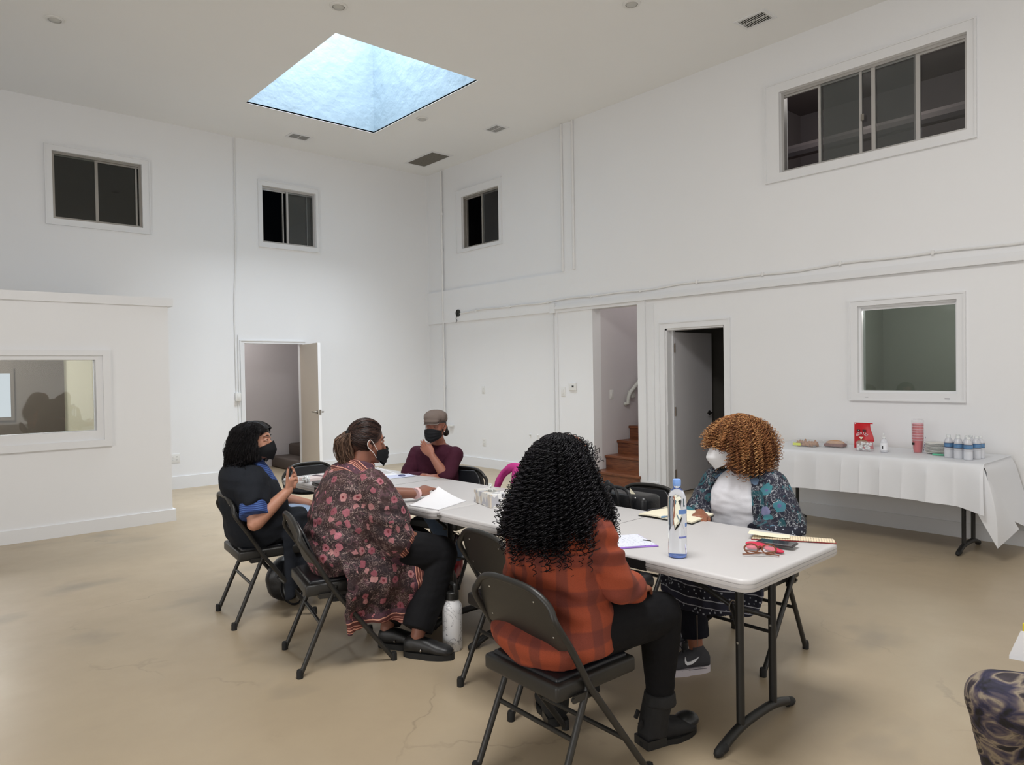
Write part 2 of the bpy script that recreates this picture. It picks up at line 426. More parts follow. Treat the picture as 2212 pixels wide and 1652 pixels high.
# unseen fill lights added to brighten the rooms behind the glass and openings
for nm, loc, p, r in (('room_fill_lower_side', (1.5, -7.5, 2.3), 70, .25), ('room_fill_upper_side', (1.6, -6.6, 4.9), 28, .2), ('room_fill_corridor', (-3.2, .7, 2.3), 12, .15),
                      ('room_fill_stairwell', (1.2, -4.1, 3.6), 22, .15), ('room_fill_office', (-6.4, -1.0, 1.95), 80, .15)):
    l = bpy.data.lights.new(nm, 'POINT'); l.energy = p; l.shadow_soft_size = r; l.color = (1, .96, .92)
    o = bpy.data.objects.new(nm, l); COL.objects.link(o); o.location = loc
def casing(name, fn, hole, out, t=.022, legs=True):
    """flat picture-frame trim on the wall face around a hole; out=(u0,u1,z0,z1)"""
    u0, u1, z0, z1 = hole; a0, a1, b0, b1 = out; s = S()
    def bx(p, q, r, w_): s.box(fn(p, r, 0), fn(q, w_, -t))
    bx(a0, u0, b0, b1); bx(u1, a1, b0, b1); bx(u0, u1, z1, b1)
    if z0 > .05: bx(u0, u1, b0, z0)
    # raised outer bead
    g = .014
    for p, q, r, w_ in ((a0-.0, a0+g, b0, b1), (a1-g, a1, b0, b1), (a0+g, a1-g, b1-g, b1)) + (((a0+g, a1-g, b0, b0+g),) if z0 > .05 else ()):
        s.box(fn(p, r, -t), fn(q, w_, -t-.008))
    return struct(s.ob(name, TRIM))
casing('trim_1', fr, WB, (-8.11, -6.205, 3.393, 4.401)); casing('trim_2', lambda y, z, t: (.03+t, y, z), WS, (-1.95, -.83, 3.40, 4.40))
casing('trim_3', fr, WL, (-8.021, -7.048, 1.164, 2.114)); casing('trim_4', fb, WP, (-5.467, -4.315, 3.335, 4.296)); casing('trim_5', fb, WQ, (-2.898, -1.964, 3.329, 4.289))
casing('trim_6', fr, D2, (-5.77, -4.817, 0, 2.04)); casing('trim_7', fb, D1, (-3.20, -2.22, 0, 1.99), .014)
def window(name, fn, hole, panes, depth=.06, mull=(), glass=GLASS, fw=.028, alu=ALU, screens=(), bars=()):
    """window_n > window_frame, each pane, mullion"""
    u0, u1, z0, z1 = hole
    root = bpy.data.objects.new(name, None); COL.objects.link(root); struct(root); _org[root.name] = V(0, 0, 0)
    s = S()
    for p, q, r, w_ in ((u0, u0+fw, z0, z1), (u1-fw, u1, z0, z1), (u0+fw, u1-fw, z1-fw, z1), (u0+fw, u1-fw, z0, z0+fw)):
        s.box(fn(p, r, depth-.03), fn(q, w_, depth+.03))
    # track lines
    s.box(fn(u0+fw, z1-fw-.02, depth-.01), fn(u1-fw, z1-fw, depth+.012)); s.ob('window_frame', alu, root)
    for k, (p, q, d) in enumerate(panes):
        S().box(fn(p, z0+fw, depth+d), fn(q, z1-fw, depth+d+.004)).ob('pane', glass, root)
    for c, w_, d in mull: S().box(fn(c-w_/2, z0+fw, depth+d-.012), fn(c+w_/2, z1-fw, depth+d+.016)).ob('mullion', alu, root)
    for p, q in screens: S().box(fn(p, z0+fw, depth+.035), fn(q, z1-fw, depth+.036)).ob('insect_screen', SCREEN, root)
    return root
window('window_1', fr, WB, [(-8.01, -7.64, .012), (-7.62, -7.25, -.012), (-7.25, -6.76, -.012)], mull=((-6.75, .03, 0), (-7.145, .025, -.01), (-7.26, .035, -.01), (-7.63, .05, 0)), screens=((-7.61, -7.27), (-7.13, -6.765)))
window('window_2', lambda y, z, t: (.03+t, y, z), WS, [(-1.86, -1.46, -.012)], mull=((-1.44, .03, -.01), (-1.02, .03, .01)), alu=ALUD, depth=.05)
window('window_3', fr, WL, [(-7.93, -7.15, 0)], glass=GLASSD, fw=.02, alu=TRIM, depth=.05)
window('window_4', fb, WP, [(-5.36, -4.93, -.012), (-4.9, -4.44, .012)], mull=((-4.915, .035, 0), (-4.465, .02, 0)), alu=ALUD, glass=GLASSD, depth=.05)
window('window_5', fb, WQ, [(-2.46, -2.05, -.012)], mull=((-2.50, .016, .01), (-2.44, .03, -.01), (-2.12, .012, .02)), alu=ALU, screens=((-2.42, -2.05),))
s = S().box((-.045+.06, -7.185, 3.86), (.02, -7.155, 3.80)); s.ob('window_latch', STEEL, bpy.data.objects['window_1'])
s = S().box((-.024, -7.90, 1.192), (-.021, -7.86, 1.198)).box((-.024, -7.22, 1.197), (-.021, -7.19, 1.2)); s.ob('sill_weep', BLACK, bpy.data.objects['window_3'])
# pipe and duct seen through the wide upper window
struct(S().tube([(1.3, -9.3, 3.62), (1.3, -4.9, 3.62)], .05).tube([(2.2, -9.3, 4.35), (2.2, -5.0, 4.35)], .09).box((2.3, -8.9, 5.22), (2.7, -8.3, 5.29)).ob('trim_upper_room_pipe', DARKROOM))  # pipes take the darkened room colour to look dim
# band, rail, posts, baseboards on the right wall
struct(S().box((-.004, -14.9, 2.325), (-.045, -3.03, 2.365)).box((-.004, -14.9, 2.365), (-.026, -3.03, 2.40)).box((-.004, -3.10, 2.28), (-.05, -3.0, 2.41)).ob('trim_8', TRIM))
struct(S().box((0, -3.045, 0), (-.02, -3.03, 2.30)).box((0, -3.12, 0), (-.016, -3.085, 2.325)).box((0, -4.62, 0), (-.02, -4.50, 2.325)).box((0, -4.74, 0), (-.008, -4.65, 2.28)).box((0, -4.5, 2.285), (-.02, -3.05, 2.325)).ob('trim_9', TRIM))
struct(S().box((.03, -3.03, 0), (.012, 0, .14)).box((0, -3.74, 0), (-.015, -3.12, .13)).box((0, -4.78, 0), (-.022, -4.50, .13)).box((0, -14.9, 0), (-.015, -5.775, .13)).ob('baseboard_right', TRIM))
struct(S().box((-4.7, 0, 0), (-3.21, -.014, .165)).box((-2.2, 0, 0), (.03, -.014, .165)).ob('baseboard_back', TRIM))
struct(S().box((-.0, -14.9, .62), (-.02, -8.45, .66)).ob('trim_10', TRIM))
# partition / office
P0, PX = -2.17, -4.735
HOLE = (-7.6, -5.405, .985, 1.668)
fp = lambda x, z, t: (x, P0+t, z)
wall('wall_office', fp, XL, PX, 0, 2.215, [HOLE], .12, WALL)
struct(S().box((PX-.1, P0+.12, 0), (PX, -.0, 2.215)).box((XL, P0+.12, 2.10), (PX-.1, 0, 2.215)).ob('wall_office_side', WALL))
struct(S().box((XL, P0-.022, 2.215), (PX+.045, 0, 2.30)).ob('trim_11', TRIM))
struct(S().box((XL, P0-.016, 0), (PX+.03, P0, .122)).box((PX, P0, 0), (PX+.03, 0, .122)).ob('baseboard_office', TRIM))
s = S(); u0, u1, z0, z1 = HOLE
for a0, a1, b0, b1, c0, c1, d0, d1, t in ((-7.75, -5.278, .826, 1.762, -7.66, -5.345, .893, 1.71, .03), (-7.66, -5.345, .893, 1.71, u0, u1, z0, z1, .012)):
    for p, q, r, w_ in ((a0, c0, b0, b1), (c1, a1, b0, b1), (c0, c1, d1, b1), (c0, c1, b0, d0)): s.box(fp(p, r, 0), fp(q, w_, -t))
struct(s.ob('trim_12', TRIM))
root = bpy.data.objects.new('window_6', None); COL.objects.link(root); struct(root)
S().box(fp(u0, z0, .07), fp(u1, z1, .075)).ob('pane', GLASS, root)
struct(S().box((-9, -.02, 0), (-5.33, -.06, 2.1)).box((-9, -2.0, 0), (-8.9, -.05, 2.1)).ob('wall_office_brown_panel', BROWN)); struct(S().box((-5.33, -.012, 0), (-4.84, -.03, 2.1)).ob('wall_office_back', BEIGE))
rt = bpy.data.objects.new('window_7', None); COL.objects.link(rt); struct(rt)
S().box((-6.35, -.065, 1.02), (-5.83, -.09, 1.62)).ob('window_frame', BROWN, rt); S().box((-6.3, -.09, 1.06), (-5.865, -.095, 1.56)).ob('lit_pane', emit_mat('daylit blind', (225, 232, 238), 1.1), rt)
# vents & lamps in the ceiling
def vent(a, b, label, nslat=14, along='y'):
    x0, x1 = sorted((a[0], b[0])); y0, y1 = sorted((a[1], b[1])); t = wthing('ceiling_vent', (x0/2+x1/2, y0/2+y1/2, H), label, 'vent', 'air vents in the ceiling'); f = .03
    s = S()
    for p, q in (((x0-f, y0-f), (x0, y1+f)), ((x1, y0-f), (x1+f, y1+f)), ((x0, y0-f), (x1, y0)), ((x0, y1), (x1, y1+f))): s.box((*p, H), (*q, H-.008))
    s.ob('frame', TRIM, t); S().box((x0, y0, H-.001), (x1, y1, H-.003)).ob('backing', mat('vent shadow', (38, 37, 34), .9), t)
    s = S()
    if along == 'y':
        for k in range(nslat): c = y0+(y1-y0)*(k+.5)/nslat; s.box((x0, c-.0022, H-.003), (x1, c+.0022, H-.006))
    else:
        for k in range(nslat): c = x0+(x1-x0)*(k+.5)/nslat; s.box((c-.0018, y0, H-.003), (c+.0018, y1, H-.006))
    s.box(((x0+x1)/2-.004, y0, H-.003), ((x0+x1)/2+.004, y1, H-.007)); s.ob('louvre', OUTL, t)
vent((-.70, -6.57), (-.52, -6.31), 'white ceiling vent near the top right, above the wide upper window', 13)
vent((-2.65, -.66), (-2.39, -.49), 'ceiling vent beyond the skylight, above the small window in the back wall', 16, 'x')
vent((-.67, -2.67), (-.49, -2.44), 'small ceiling vent between the skylight and the pair of wall pipes', 12)
DV = mat('dusty vent mesh', (112, 108, 100), .9, var=.4, vs=60)
t = wthing('ceiling_vent', (-.5, -.82, H), 'large dusty return air grille in the ceiling by the room corner', 'vent', 'air vents in the ceiling')
S().box((-.70, -1.22, H), (-.31, -.42, H-.006)).ob('frame', TRIM, t); S().box((-.665, -1.16, H-.006), (-.345, -.48, H-.009)).ob('filter_mesh', DV, t)
for k, (x, y, lb) in enumerate(((-5.68, -2.26, 'recessed round ceiling light at the far left'), (-3.78, -4.14, 'recessed round ceiling light nearest the skylight towards the camera'),
                                (-1.76, -5.87, 'recessed round ceiling light at the top edge, left of a white vent'), (-1.584, -2.243, 'small recessed ceiling light right of the skylight corner'))):
    t = wthing('ceiling_light', (x, y, H), lb, 'ceiling light', 'recessed lights in the ceiling')
    S().lathe([(.055, -.001), (.056, -.012), (.078, -.008), (.082, -.001)], (x, y, H)).ob('trim_ring', OUTL, t, True)
    S().lathe([(0, -.022), (.035, -.02), (.05, -.010), (.053, -.001)], (x, y, H)).ob('bulb', mat('unlit bulb glass', (190, 190, 186), .35), t, True)
# conduits, cable, outlets
def obj1(s, name, m_, label, cat, smooth=True, group=None):
    o = s.ob(name, m_, None, smooth); return tag(o, label, cat, group)
PG = 'white pipes painted like the wall'
PIPE = mat('painted pipe', (226, 226, 226), .4, var=0)
def pipe(pts, r, label, joints=()):
    t = wthing('conduit_pipe', pts[-1], label, 'pipe', PG); S().tube(pts, r, 10).ob('pipe', PIPE, t, True)
    for z in joints: S().lathe([(r*1.5, -.02), (r*1.5, .02)], (pts[0][0], pts[0][1], z), 12).ob('collar', PIPE, t, True)
pipe([(-.005, -.452, 4.80), (-.005, -.452, .98), (-.005, -.452, .62)], .018, 'white pipe running down the wall closest to the room corner', (4.1, 3.5, 1.7, 1.25))
pipe([(.008-.02, -3.238+.0, 4.82), (-.012, -3.238, 2.835)], .02, 'left one of the paired pipes coming down from the ceiling', ())
pipe([(-.012, -3.444, 4.82), (-.012, -3.444, 2.835)], .02, 'right one of the paired pipes coming down from the ceiling', ())
t = wthing('conduit_pipe', (-3.25, -.012, 1.25), 'thin wiring conduit down the back wall to the switch box beside the open door', 'pipe', PG)
S().tube([(-3.217, -.012, 4.8), (-3.235, -.012, 3.1), (-3.262, -.012, 2.6), (-3.268, -.012, 2.3), (-3.262, -.012, 1.256)], .009, 8).ob('pipe', PIPE, t, True)
S().tube([(-3.226, -.012, 2.06), (-3.226, -.012, 1.256)], .008, 8).tube([(-3.24, -.01, 1.125), (-3.24, -.01, .17)], .006, 8).ob('branch_pipe', PIPE, t, True)
def plate(name, c, ax, sx, sz, label, cat, kind='switch', th=.012, grp=None):
    t = wthing(name, c, label, cat, grp); x, y, z = c
    def B(du, dz, hu, hz, t0, t1):
        if ax == 'r': return (x-t0, y+du-hu, z+dz-hz), (x-t1, y+du+hu, z+dz+hz)
        if ax == 'b': return (x+du-hu, y-t0, z+dz-hz), (x+du+hu, y-t1, z+dz+hz)
        return (x+du-hu, y+t0, z+dz-hz), (x+du+hu, y+t1, z+dz+hz)
    S().rbox(*B(0, 0, sx/2, sz/2, 0, th), r=.003).ob('plate', OUTL, t, True)
    if kind == 'switch': S().rbox(*B(0, 0, .014, .03, th, th+.005), r=.002).ob('rocker', OUTL, t, True)
    elif kind == 'outlet':
        g = mat('outlet slot', (120, 120, 118), .6, var=0)
        for du in ((0,) if sx < .1 else (-.024, .024)):
            for dz in (-.021, .021):
                k_ = S().rbox(*B(du, dz, .013, .013, th, th+.0015), r=.001).ob('socket', OUTL, t)
                for q_ in (-.006, .006): S().box(*B(du+q_, dz+.002, .0014, .005, th+.0015, th+.002)).ob('slot', g, k_)
    elif kind == 'thermo':
        S().box(*B(-.012, .004, .018, .012, th, th+.002)).ob('display', mat('lcd grey', (90, 96, 96), .3, var=0), t); S().box(*B(-.012, .004, .006, .007, th+.002, th+.003)).ob('digits', BLACK, t)
    return t
plate('light_switch', (0, -3.203, 1.20), 'r', .08, .13, 'white light switch left of the thermostat by the stair opening', 'switch', 'switch', .006)
plate('thermostat', (0, -3.387, 1.27), 'r', .13, .10, 'white wall thermostat with small grey display left of the stairs', 'thermostat', 'thermo', .02)
plate('light_switch', (.03, -1.434, 1.207), 'r', .07, .12, 'white light switch on the plain wall panel, above an outlet', 'switch', 'switch', .006)
plate('wall_outlet', (.03, -1.436, .393), 'r', .08, .12, 'white outlet low on the wall, right of the woman in the flat cap', 'outlet', 'outlet', .006)
plate('wall_outlet', (-4.087, 0, .407), 'b', .12, .12, 'double outlet low on the back wall, right of the white partition', 'outlet', 'outlet', .006)
plate('switch_box', (-3.246, 0, 1.193), 'b', .075, .12, 'surface mounted switch box left of the back door opening', 'switch', 'switch', .04)
plate('light_switch', (.36, -3.75, 1.16), 'b', .075, .12, 'white switch plate inside the stair opening, below the handrail end', 'switch', 'switch', .006)
t = wthing('wall_valve', (0, -.52, .62), 'small white wall bracket low on the wall just right of the flat cap', 'bracket'); S().rbox((.03, -.66, .60), (-.03, -.53, .625), .004).ob('bracket', OUTL, t)
for y in (-2.50, -2.66): obj1(S().lathe([(.012, 0), (.014, .02), (.008, .03)], (.03, y, .57), 10, Matrix.Rotation(-PI/2, 3, 'Y')), 'wall_hook', OUTL, 'small white wall peg above the black curly hair, %s of two' % ('left' if y > -2.6 else 'right'), 'peg')
s = S(); pts = []
for k in range(61):
    y = -.93-k*(13.0-.93)/60; pts.append((-.014, y, 2.44+.0048*(-y-.9)+.014*math.sin(y*5.1)*math.sin(y*1.7+.5)))
t = wthing('wall_cable', (0, -3, 2.44), 'white sagging cable clipped along the right wall above the rail', 'cable'); s.tube(pts, .011, 8).ob('cable', PIPE, t, True)
for k in range(2, 60, 4): S().rbox((-.0, pts[k][1]-.012, pts[k][2]-.02), (-.028, pts[k][1]+.012, pts[k][2]+.02), .004).ob('clip', PIPE, t)
t = wthing('junction_box', (0, -.863, 2.44), 'open round junction hole with dangling wires at the cable end', 'junction box')
S().lathe([(.0, .001), (.05, .001), (.05, .012), (.058, .012), (.058, 0)], (0, -.863, 2.44), 20, Matrix.Rotation(-PI/2, 3, 'Y')).ob('box_rim', mat('dark box steel', (60, 62, 58), .6, .3), t, True)
S().tube([(-.015, -.85, 2.41), (-.03, -.84, 2.35), (-.02, -.85, 2.32), (-.02, -.82, 2.28)], .005, 6).tube([(-.015, -.87, 2.45), (-.035, -.88, 2.43), (-.03, -.86, 2.40)], .006, 6).ob('wire', BLACK, t, True)
# stairs
st = wthing('staircase', (0, -4.1, 0), 'varnished brown wooden stairs rising behind the opening in the right wall', 'stairs')
for i in range(13):
    x = -.05+.25*i; z = .18*(i+1); ya, yb = (-4.53 if i == 0 else -4.556), (-3.752 if i else -3.70)
    if i == 0: yb = -3.755
    S().box((x+.02, ya+.01, 0 if i == 0 else z-.18), (x+.04 if i else .3, yb-.01, z-.03)).box((x+.04, ya+.012, z-.18), (x+.3, yb-.012, z-.03)).ob('riser', WOOD, st)
    S().rbox((x, ya, z-.035), (x+.29, yb, z), .008, 2).ob('tread', WOOD, st)
t = wthing('handrail', (.7, -3.8, 1.2), 'white sloping handrail on the stairwell side wall', 'handrail')
HR = mat('painted handrail', (196, 198, 192), .5)
S().tube([(.62, -3.77, 1.02), (.62, -3.82, 1.03), (.62, -3.83, 1.12), (.66, -3.83, 1.18), (2.6, -3.83, 2.62)], .026, 10).ob('rail', HR, t, True); S().rbox((.70, -3.75, 1.10), (.76, -3.83, 1.20), .006).ob('bracket', HR, t)
# carpet stairs behind the back door
st = wthing('carpeted_stairs', (-2.0, .8, 0), 'brown carpeted steps beyond the open back door', 'stairs')
for i in range(5):
    x = -2.27+.30*i; S().rbox((x, .16, .18*i if i == 0 else .18*i-.02), (-1.215, 1.24, .18*(i+1)), .03, 3).ob('step', CARPET, st, True)
# doors
def door(name, hinge, ang, width, height, thick, mtl, edge, sw=1):
    root = bpy.data.objects.new(name, None); COL.objects.link(root); struct(root); _org[root.name] = V(0, 0, 0); root.location = hinge; root.rotation_euler = (0, 0, ang)
    S().box((0, 0, .01), (width-.006, thick, height)).ob('door_leaf', mtl, root); S().box((width-.006, 0, .01), (width, thick, height)).ob('door_edge', edge, root)
    return root
d = door('door_1', V(-2.27, -.012, 0), PI+math.radians(81), .86, 1.93, -.04, DOORB, TRIM)
for sgn, y in ((1, .0), (-1, -.04)):
    h = S(); h.lathe([(.028, 0), (.028, .008), (.012, .012), (.01, .045)], (.80, y, .965), 16, Matrix.Rotation(-PI/2*sgn, 3, 'X')); h.tube([(.80, y+.045*sgn, .965), (.69, y+.045*sgn, .965)], .008, 8); h.ob('door_handle', STEEL, d, True)
S().rbox((.8601, -.035, .93), (.863, -.005, 1.0), .001).ob('latch_plate', STEEL, d)
S().box((.08, .0, 1.86), (.28, .04, 1.90)).tube([(.2, .03, 1.88), (.02, .22, 1.90), (-.22, .05, 1.925)], .008, 6).ob('door_closer', STEEL, d)
d = door('door_2', V(.14, -4.935, 0), math.radians(0), .78, 1.93, .035, DOORW, DOORW)
h = S(); h.lathe([(.028, 0), (.028, .008), (.012, .012), (.01, .045)], (.71, 0, .93), 16, Matrix.Rotation(PI/2, 3, 'X')); h.tube([(.71, -.045, .93), (.61, -.045, .93)], .009, 8).ob('door_handle', mat('dark steel lever', (70, 68, 66), .35, .8), d, True)
struct(S().box((0, -4.905, 0), (.16, -4.925, 1.965)).box((0, -5.68, 0), (.16, -5.70, 1.965)).box((0, -5.70, 1.945), (.16, -4.905, 1.965)).box((.10, -4.925, 0), (.115, -4.94, 1.945)).ob('trim_13', TRIM))
for k, z in enumerate((.23, .98, 1.74)):
    S().box((-.03, .036, z-.05), (.0, .004, z+.05)).lathe([(.008, -.055), (.008, .055)], (-.004, -.004, z), 8).ob('hinge', mat('hinge bronze', (140, 128, 118), .35, .9), d)
struct(S().box((0, -4.925, .88-.05), (.06, -4.928, .98)).ob('trim_14', TRIM))

# ---------------------------------------------------------------- folding chairs
def make_chair(label, padded=True):
    t = thing('folding_chair', (0, 0, 0), label, 'chair')
    for sy in (-1, 1):
        lg = S().tube([(.47, .222*sy, .012), (.165, .222*sy, .42)], .0125, 12).ob('leg', CHRM, t, True)
        S().lathe([(.0165, 0), (.0165, .03), (.014, .042)], (.474, .222*sy, 0), 12).ob('foot_cap', BLKR, lg, True)
        lg = S().tube([(.0, .208*sy, .012), (.185, .200*sy, .43)], .0125, 12).ob('leg', CHRM, t, True)
        S().lathe([(.0165, 0), (.0165, .03), (.014, .042)], (-.003, .209*sy, 0), 12).ob('foot_cap', BLKR, lg, True)
        S().box((.10, .203*sy, .375), (.20, .211*sy, .40)).tube([(.10, .205*sy, .388), (.10, .215*sy, .388)], .008, 8).ob('hinge_bracket', CHRM, t)
    arch = [(.165, -.222, .42), (.085, -.222, .56), (.015, -.218, .67), (.012, -.196, .713), (.003, -.157, .746), (-.003, -.10, .765), (-.005, 0, .771)]
    arch = arch + [(x, -y, z) for x, y, z in reversed(arch[:-1])]
    S().tube(arch, .0125, 12, sub=4).ob('back_frame', CHRM, t, True)
    S().tube([(.107, -.205, .245), (.107, .205, .245)], .009, 10).ob('crossbar', CHRM, t, True)
    S().tube([(.345, -.222, .177), (.345, .222, .177)], .009, 10).ob('crossbar', CHRM, t, True)
    S().rbox((.035, -.198, .388), (.435, .198, .446), .012, 3).ob('seat', CHRM, t, True)
    if padded: S().rbox((.058, -.176, .436), (.415, .176, .460), .012, 3).ob('seat_pad', PAD, t, True)
    # back panel: width follows the arch, lower edge sags in the middle
    def yw(z): return .212*(1-max(0, (z-.60)/.185)**2.6)**.5 if z < .785 else 0
    def bx(z): return .09-.09*((z-.55)/.23)**.85 if z > .55 else .09
    def P(off):
        def fn(u, v):
            zt = .770; zb = .528+.036*(2*u-1)**2; z = zb+(zt-zb)*v; y = (2*u-1)*yw(min(z, .768)); return (bx(z)-.014+.012*(y/.216)**2+off, y, z)
        return fn
    S().sheet(P(-.002), 20, 14, .006).ob('back_panel', CHRM, t, True)
    if padded: S().sheet(lambda u, v: P(.016)(.05+.9*u, .06+.86*v), 20, 14, .016).fuse('back_pad', PAD, t, .005, 3)
    for y, z in ((-.12, .72), (.12, .72), (-.165, .60), (.165, .60)):
        S().ell((bx(z)-.018+.012*(y/.216)**2, y, z), (.003, .004, .004), seg=8, rings=6).ob('rivet', RIVET, t, True)
    return t
def dup(o, parent=None):
    c = o.copy(); COL.objects.link(c)
    if parent: c.parent = parent
    for ch in list(o.children): dup(ch, c)
    return c
CG = 'black folding chairs around the long table'
CH = [((-5.392, -5.578), -7, 'grey metal folding chair under the woman in the black shawl, furthest left'),
      ((-5.372, -6.48), -14, 'folding chair under the woman in the floral kimono'),
      ((-4.92, -7.505), -6, 'empty folding chair tucked in between the floral kimono and the orange shirt'),
      ((-5.305, -8.130), -1.5, 'folding chair nearest the camera, under the woman in the orange plaid shirt'),
      ((-3.30, -7.995), 181, 'folding chair under the woman with ginger curls'),
      ((-3.36, -7.24), 186, 'empty folding chair across the table with a black handbag on it'),
      ((-3.655, -5.70), 203, 'folding chair under the person in the flat cap and burgundy sweater'),
      ((-4.36, -4.56), -91, 'empty folding chair with dark padded back at the far end of the table')]
proto = make_chair('', True)
for i, (xy, a, lb) in enumerate(CH):
    c = proto if i == 0 else dup(proto)
    c.location = (*xy, 0); c.rotation_euler = (0, 0, math.radians(a)); tag(c, lb, 'chair', CG)
# ---------------------------------------------------------------- folding tables
def make_table(label, W_=.79, L=1.855, h=.737):
    t = thing('folding_table', (0, 0, 0), label, 'table')
    bm = bmesh.new()
    def outline(ins, r):
        pts = []
        for cx, cy, a0 in ((W_/2-ins-r, L/2-ins-r, 0), (-W_/2+ins+r, L/2-ins-r, 90), (-W_/2+ins+r, -L/2+ins+r, 180), (W_/2-ins-r, -L/2+ins+r, 270)):
            for k in range(9): a = math.radians(a0+k*11.25); pts.append((cx+r*math.cos(a), cy+r*math.sin(a)))
        return pts
    prof = [(.012, h), (.005, h-.002), (.001, h-.008), (0, h-.017), (.0025, h-.018), (.0025, h-.0195), (0, h-.0205), (0, h-.032), (.0025, h-.033), (.0025, h-.0345), (0, h-.0355), (.003, h-.048), (.006, h-.0485)]
    s = S(); vs = []; fs = []; n = 36
    for ins, z in prof:
        for x, y in outline(ins, .055-ins*.5): vs.append((x, y, z))
    for i in range(len(prof)-1):
        for k in range(n): k2 = (k+1) % n; fs.append((i*n+k, (i+1)*n+k, (i+1)*n+k2, i*n+k2))
    fs.append(tuple(range(n))); fs.append(tuple(reversed(range((len(prof)-1)*n, len(prof)*n))))
    s.add(vs, fs); s.ob('tabletop', PLAST, t, True)
    S().box((-W_/2+.006, -.0016, h-.001), (W_/2-.006, .0016, h+.0006)).ob('fold_seam', mat('seam grey', (120, 119, 118), .7, var=0), t)
    for sx in (-1, 1): S().box((sx*(W_/2-.001), -.002, h-.046), (sx*(W_/2+.0012), .002, h-.003)).ob('fold_seam', mat('seam grey', (120, 119, 118), .7, var=0), t)
    for sy in (-1, 1):
        y = sy*(L/2-.185)
        for x in (-.135, .135):
            lg = S().tube([(x, y, .05), (x, y, h-.05)], .0165, 12).ob('leg', BLK, t, True)
            S().tube([(x-.018, y-.0, .40), (x+.018, y, .40)], .005, 8).ob('rivet', RIVET, lg, True)
        pts = [(-.30, y, .016), (-.26, y, .030), (-.18, y, .052), (-.08, y, .063), (.08, y, .063), (.18, y, .052), (.26, y, .030), (.30, y, .016)]
        ft = S().tube(pts, .019, 12, sub=2, caps='round').ob('foot_bar', BLK, t, True)
        for sx in (-1, 1): S().tube([(.262*sx, y, .026), (.308*sx, y, .017)], [.022, .0175], 12, caps='round').ob('foot_cap', BLKR, ft, True)
        S().rbox((-.05, y-.1*sy-.008, h-.07), (.05, y-.1*sy+.008, h-.045), .004).tube([(-.34, y, h-.058), (.34, y, h-.058)], .012, 8).ob('leg_mount', BLK, t, True)
        ry, rz_ = y-sy*.11, .487
        for q in ((0, ry, rz_), (0, y-sy*.62, h-.05)), ((0, ry, rz_), (-.135, y, .432)), ((0, ry, rz_), (.135, y, .432)): S().tube(list(q), .0105, 10, caps='round').ob('brace', BLK, t, True)
        s = S(); ring = [(.024*math.cos(a), ry, rz_+.024*math.sin(a)) for a in [k*PI/8 for k in range(17)]]
        s.tube(ring, .003, 6).ob('lock_ring', STEEL, t, True)
    S().box((-.30, -L/2+.1, h-.075), (-.28, L/2-.1, h-.045)).box((.28, -L/2+.1, h-.075), (.30, L/2-.1, h-.045)).ob('side_rail', BLK, t)
    # dark carry-handle latch and the maker's plate on the camera side
    S().rbox((-W_/2-.0005, -.48, h-.052), (-W_/2+.03, -.12, h-.010), .004).ob('latch_recess', BLKR, t); S().rbox((-W_/2-.0005, .30, h-.052), (-W_/2+.03, .42, h-.012), .004).ob('latch_recess', BLKR, t)
    S().rbox((-W_/2-.001, L/2-.062, h-.028), (-W_/2+.001, L/2-.018, h-.014), .002).ob('maker_plate', mat('embossed plate', (120, 118, 114), .5, var=0), t)
    return t
TG = 'white plastic folding tables pushed end to end'
tA = make_table('near white plastic folding table with a tall water bottle and a phone on it'); tag(tA, None, None, TG)
tA.location = (-4.268, -7.723, 0); tA.rotation_euler = (0, 0, math.radians(1.6))
tB = dup(tA); tB.location = (-4.335, -5.865, 0); tB.rotation_euler = (0, 0, math.radians(2.0)); tag(tB, 'far white plastic folding table with a laptop and loose papers on it', 'table', TG)
TZ = .7376
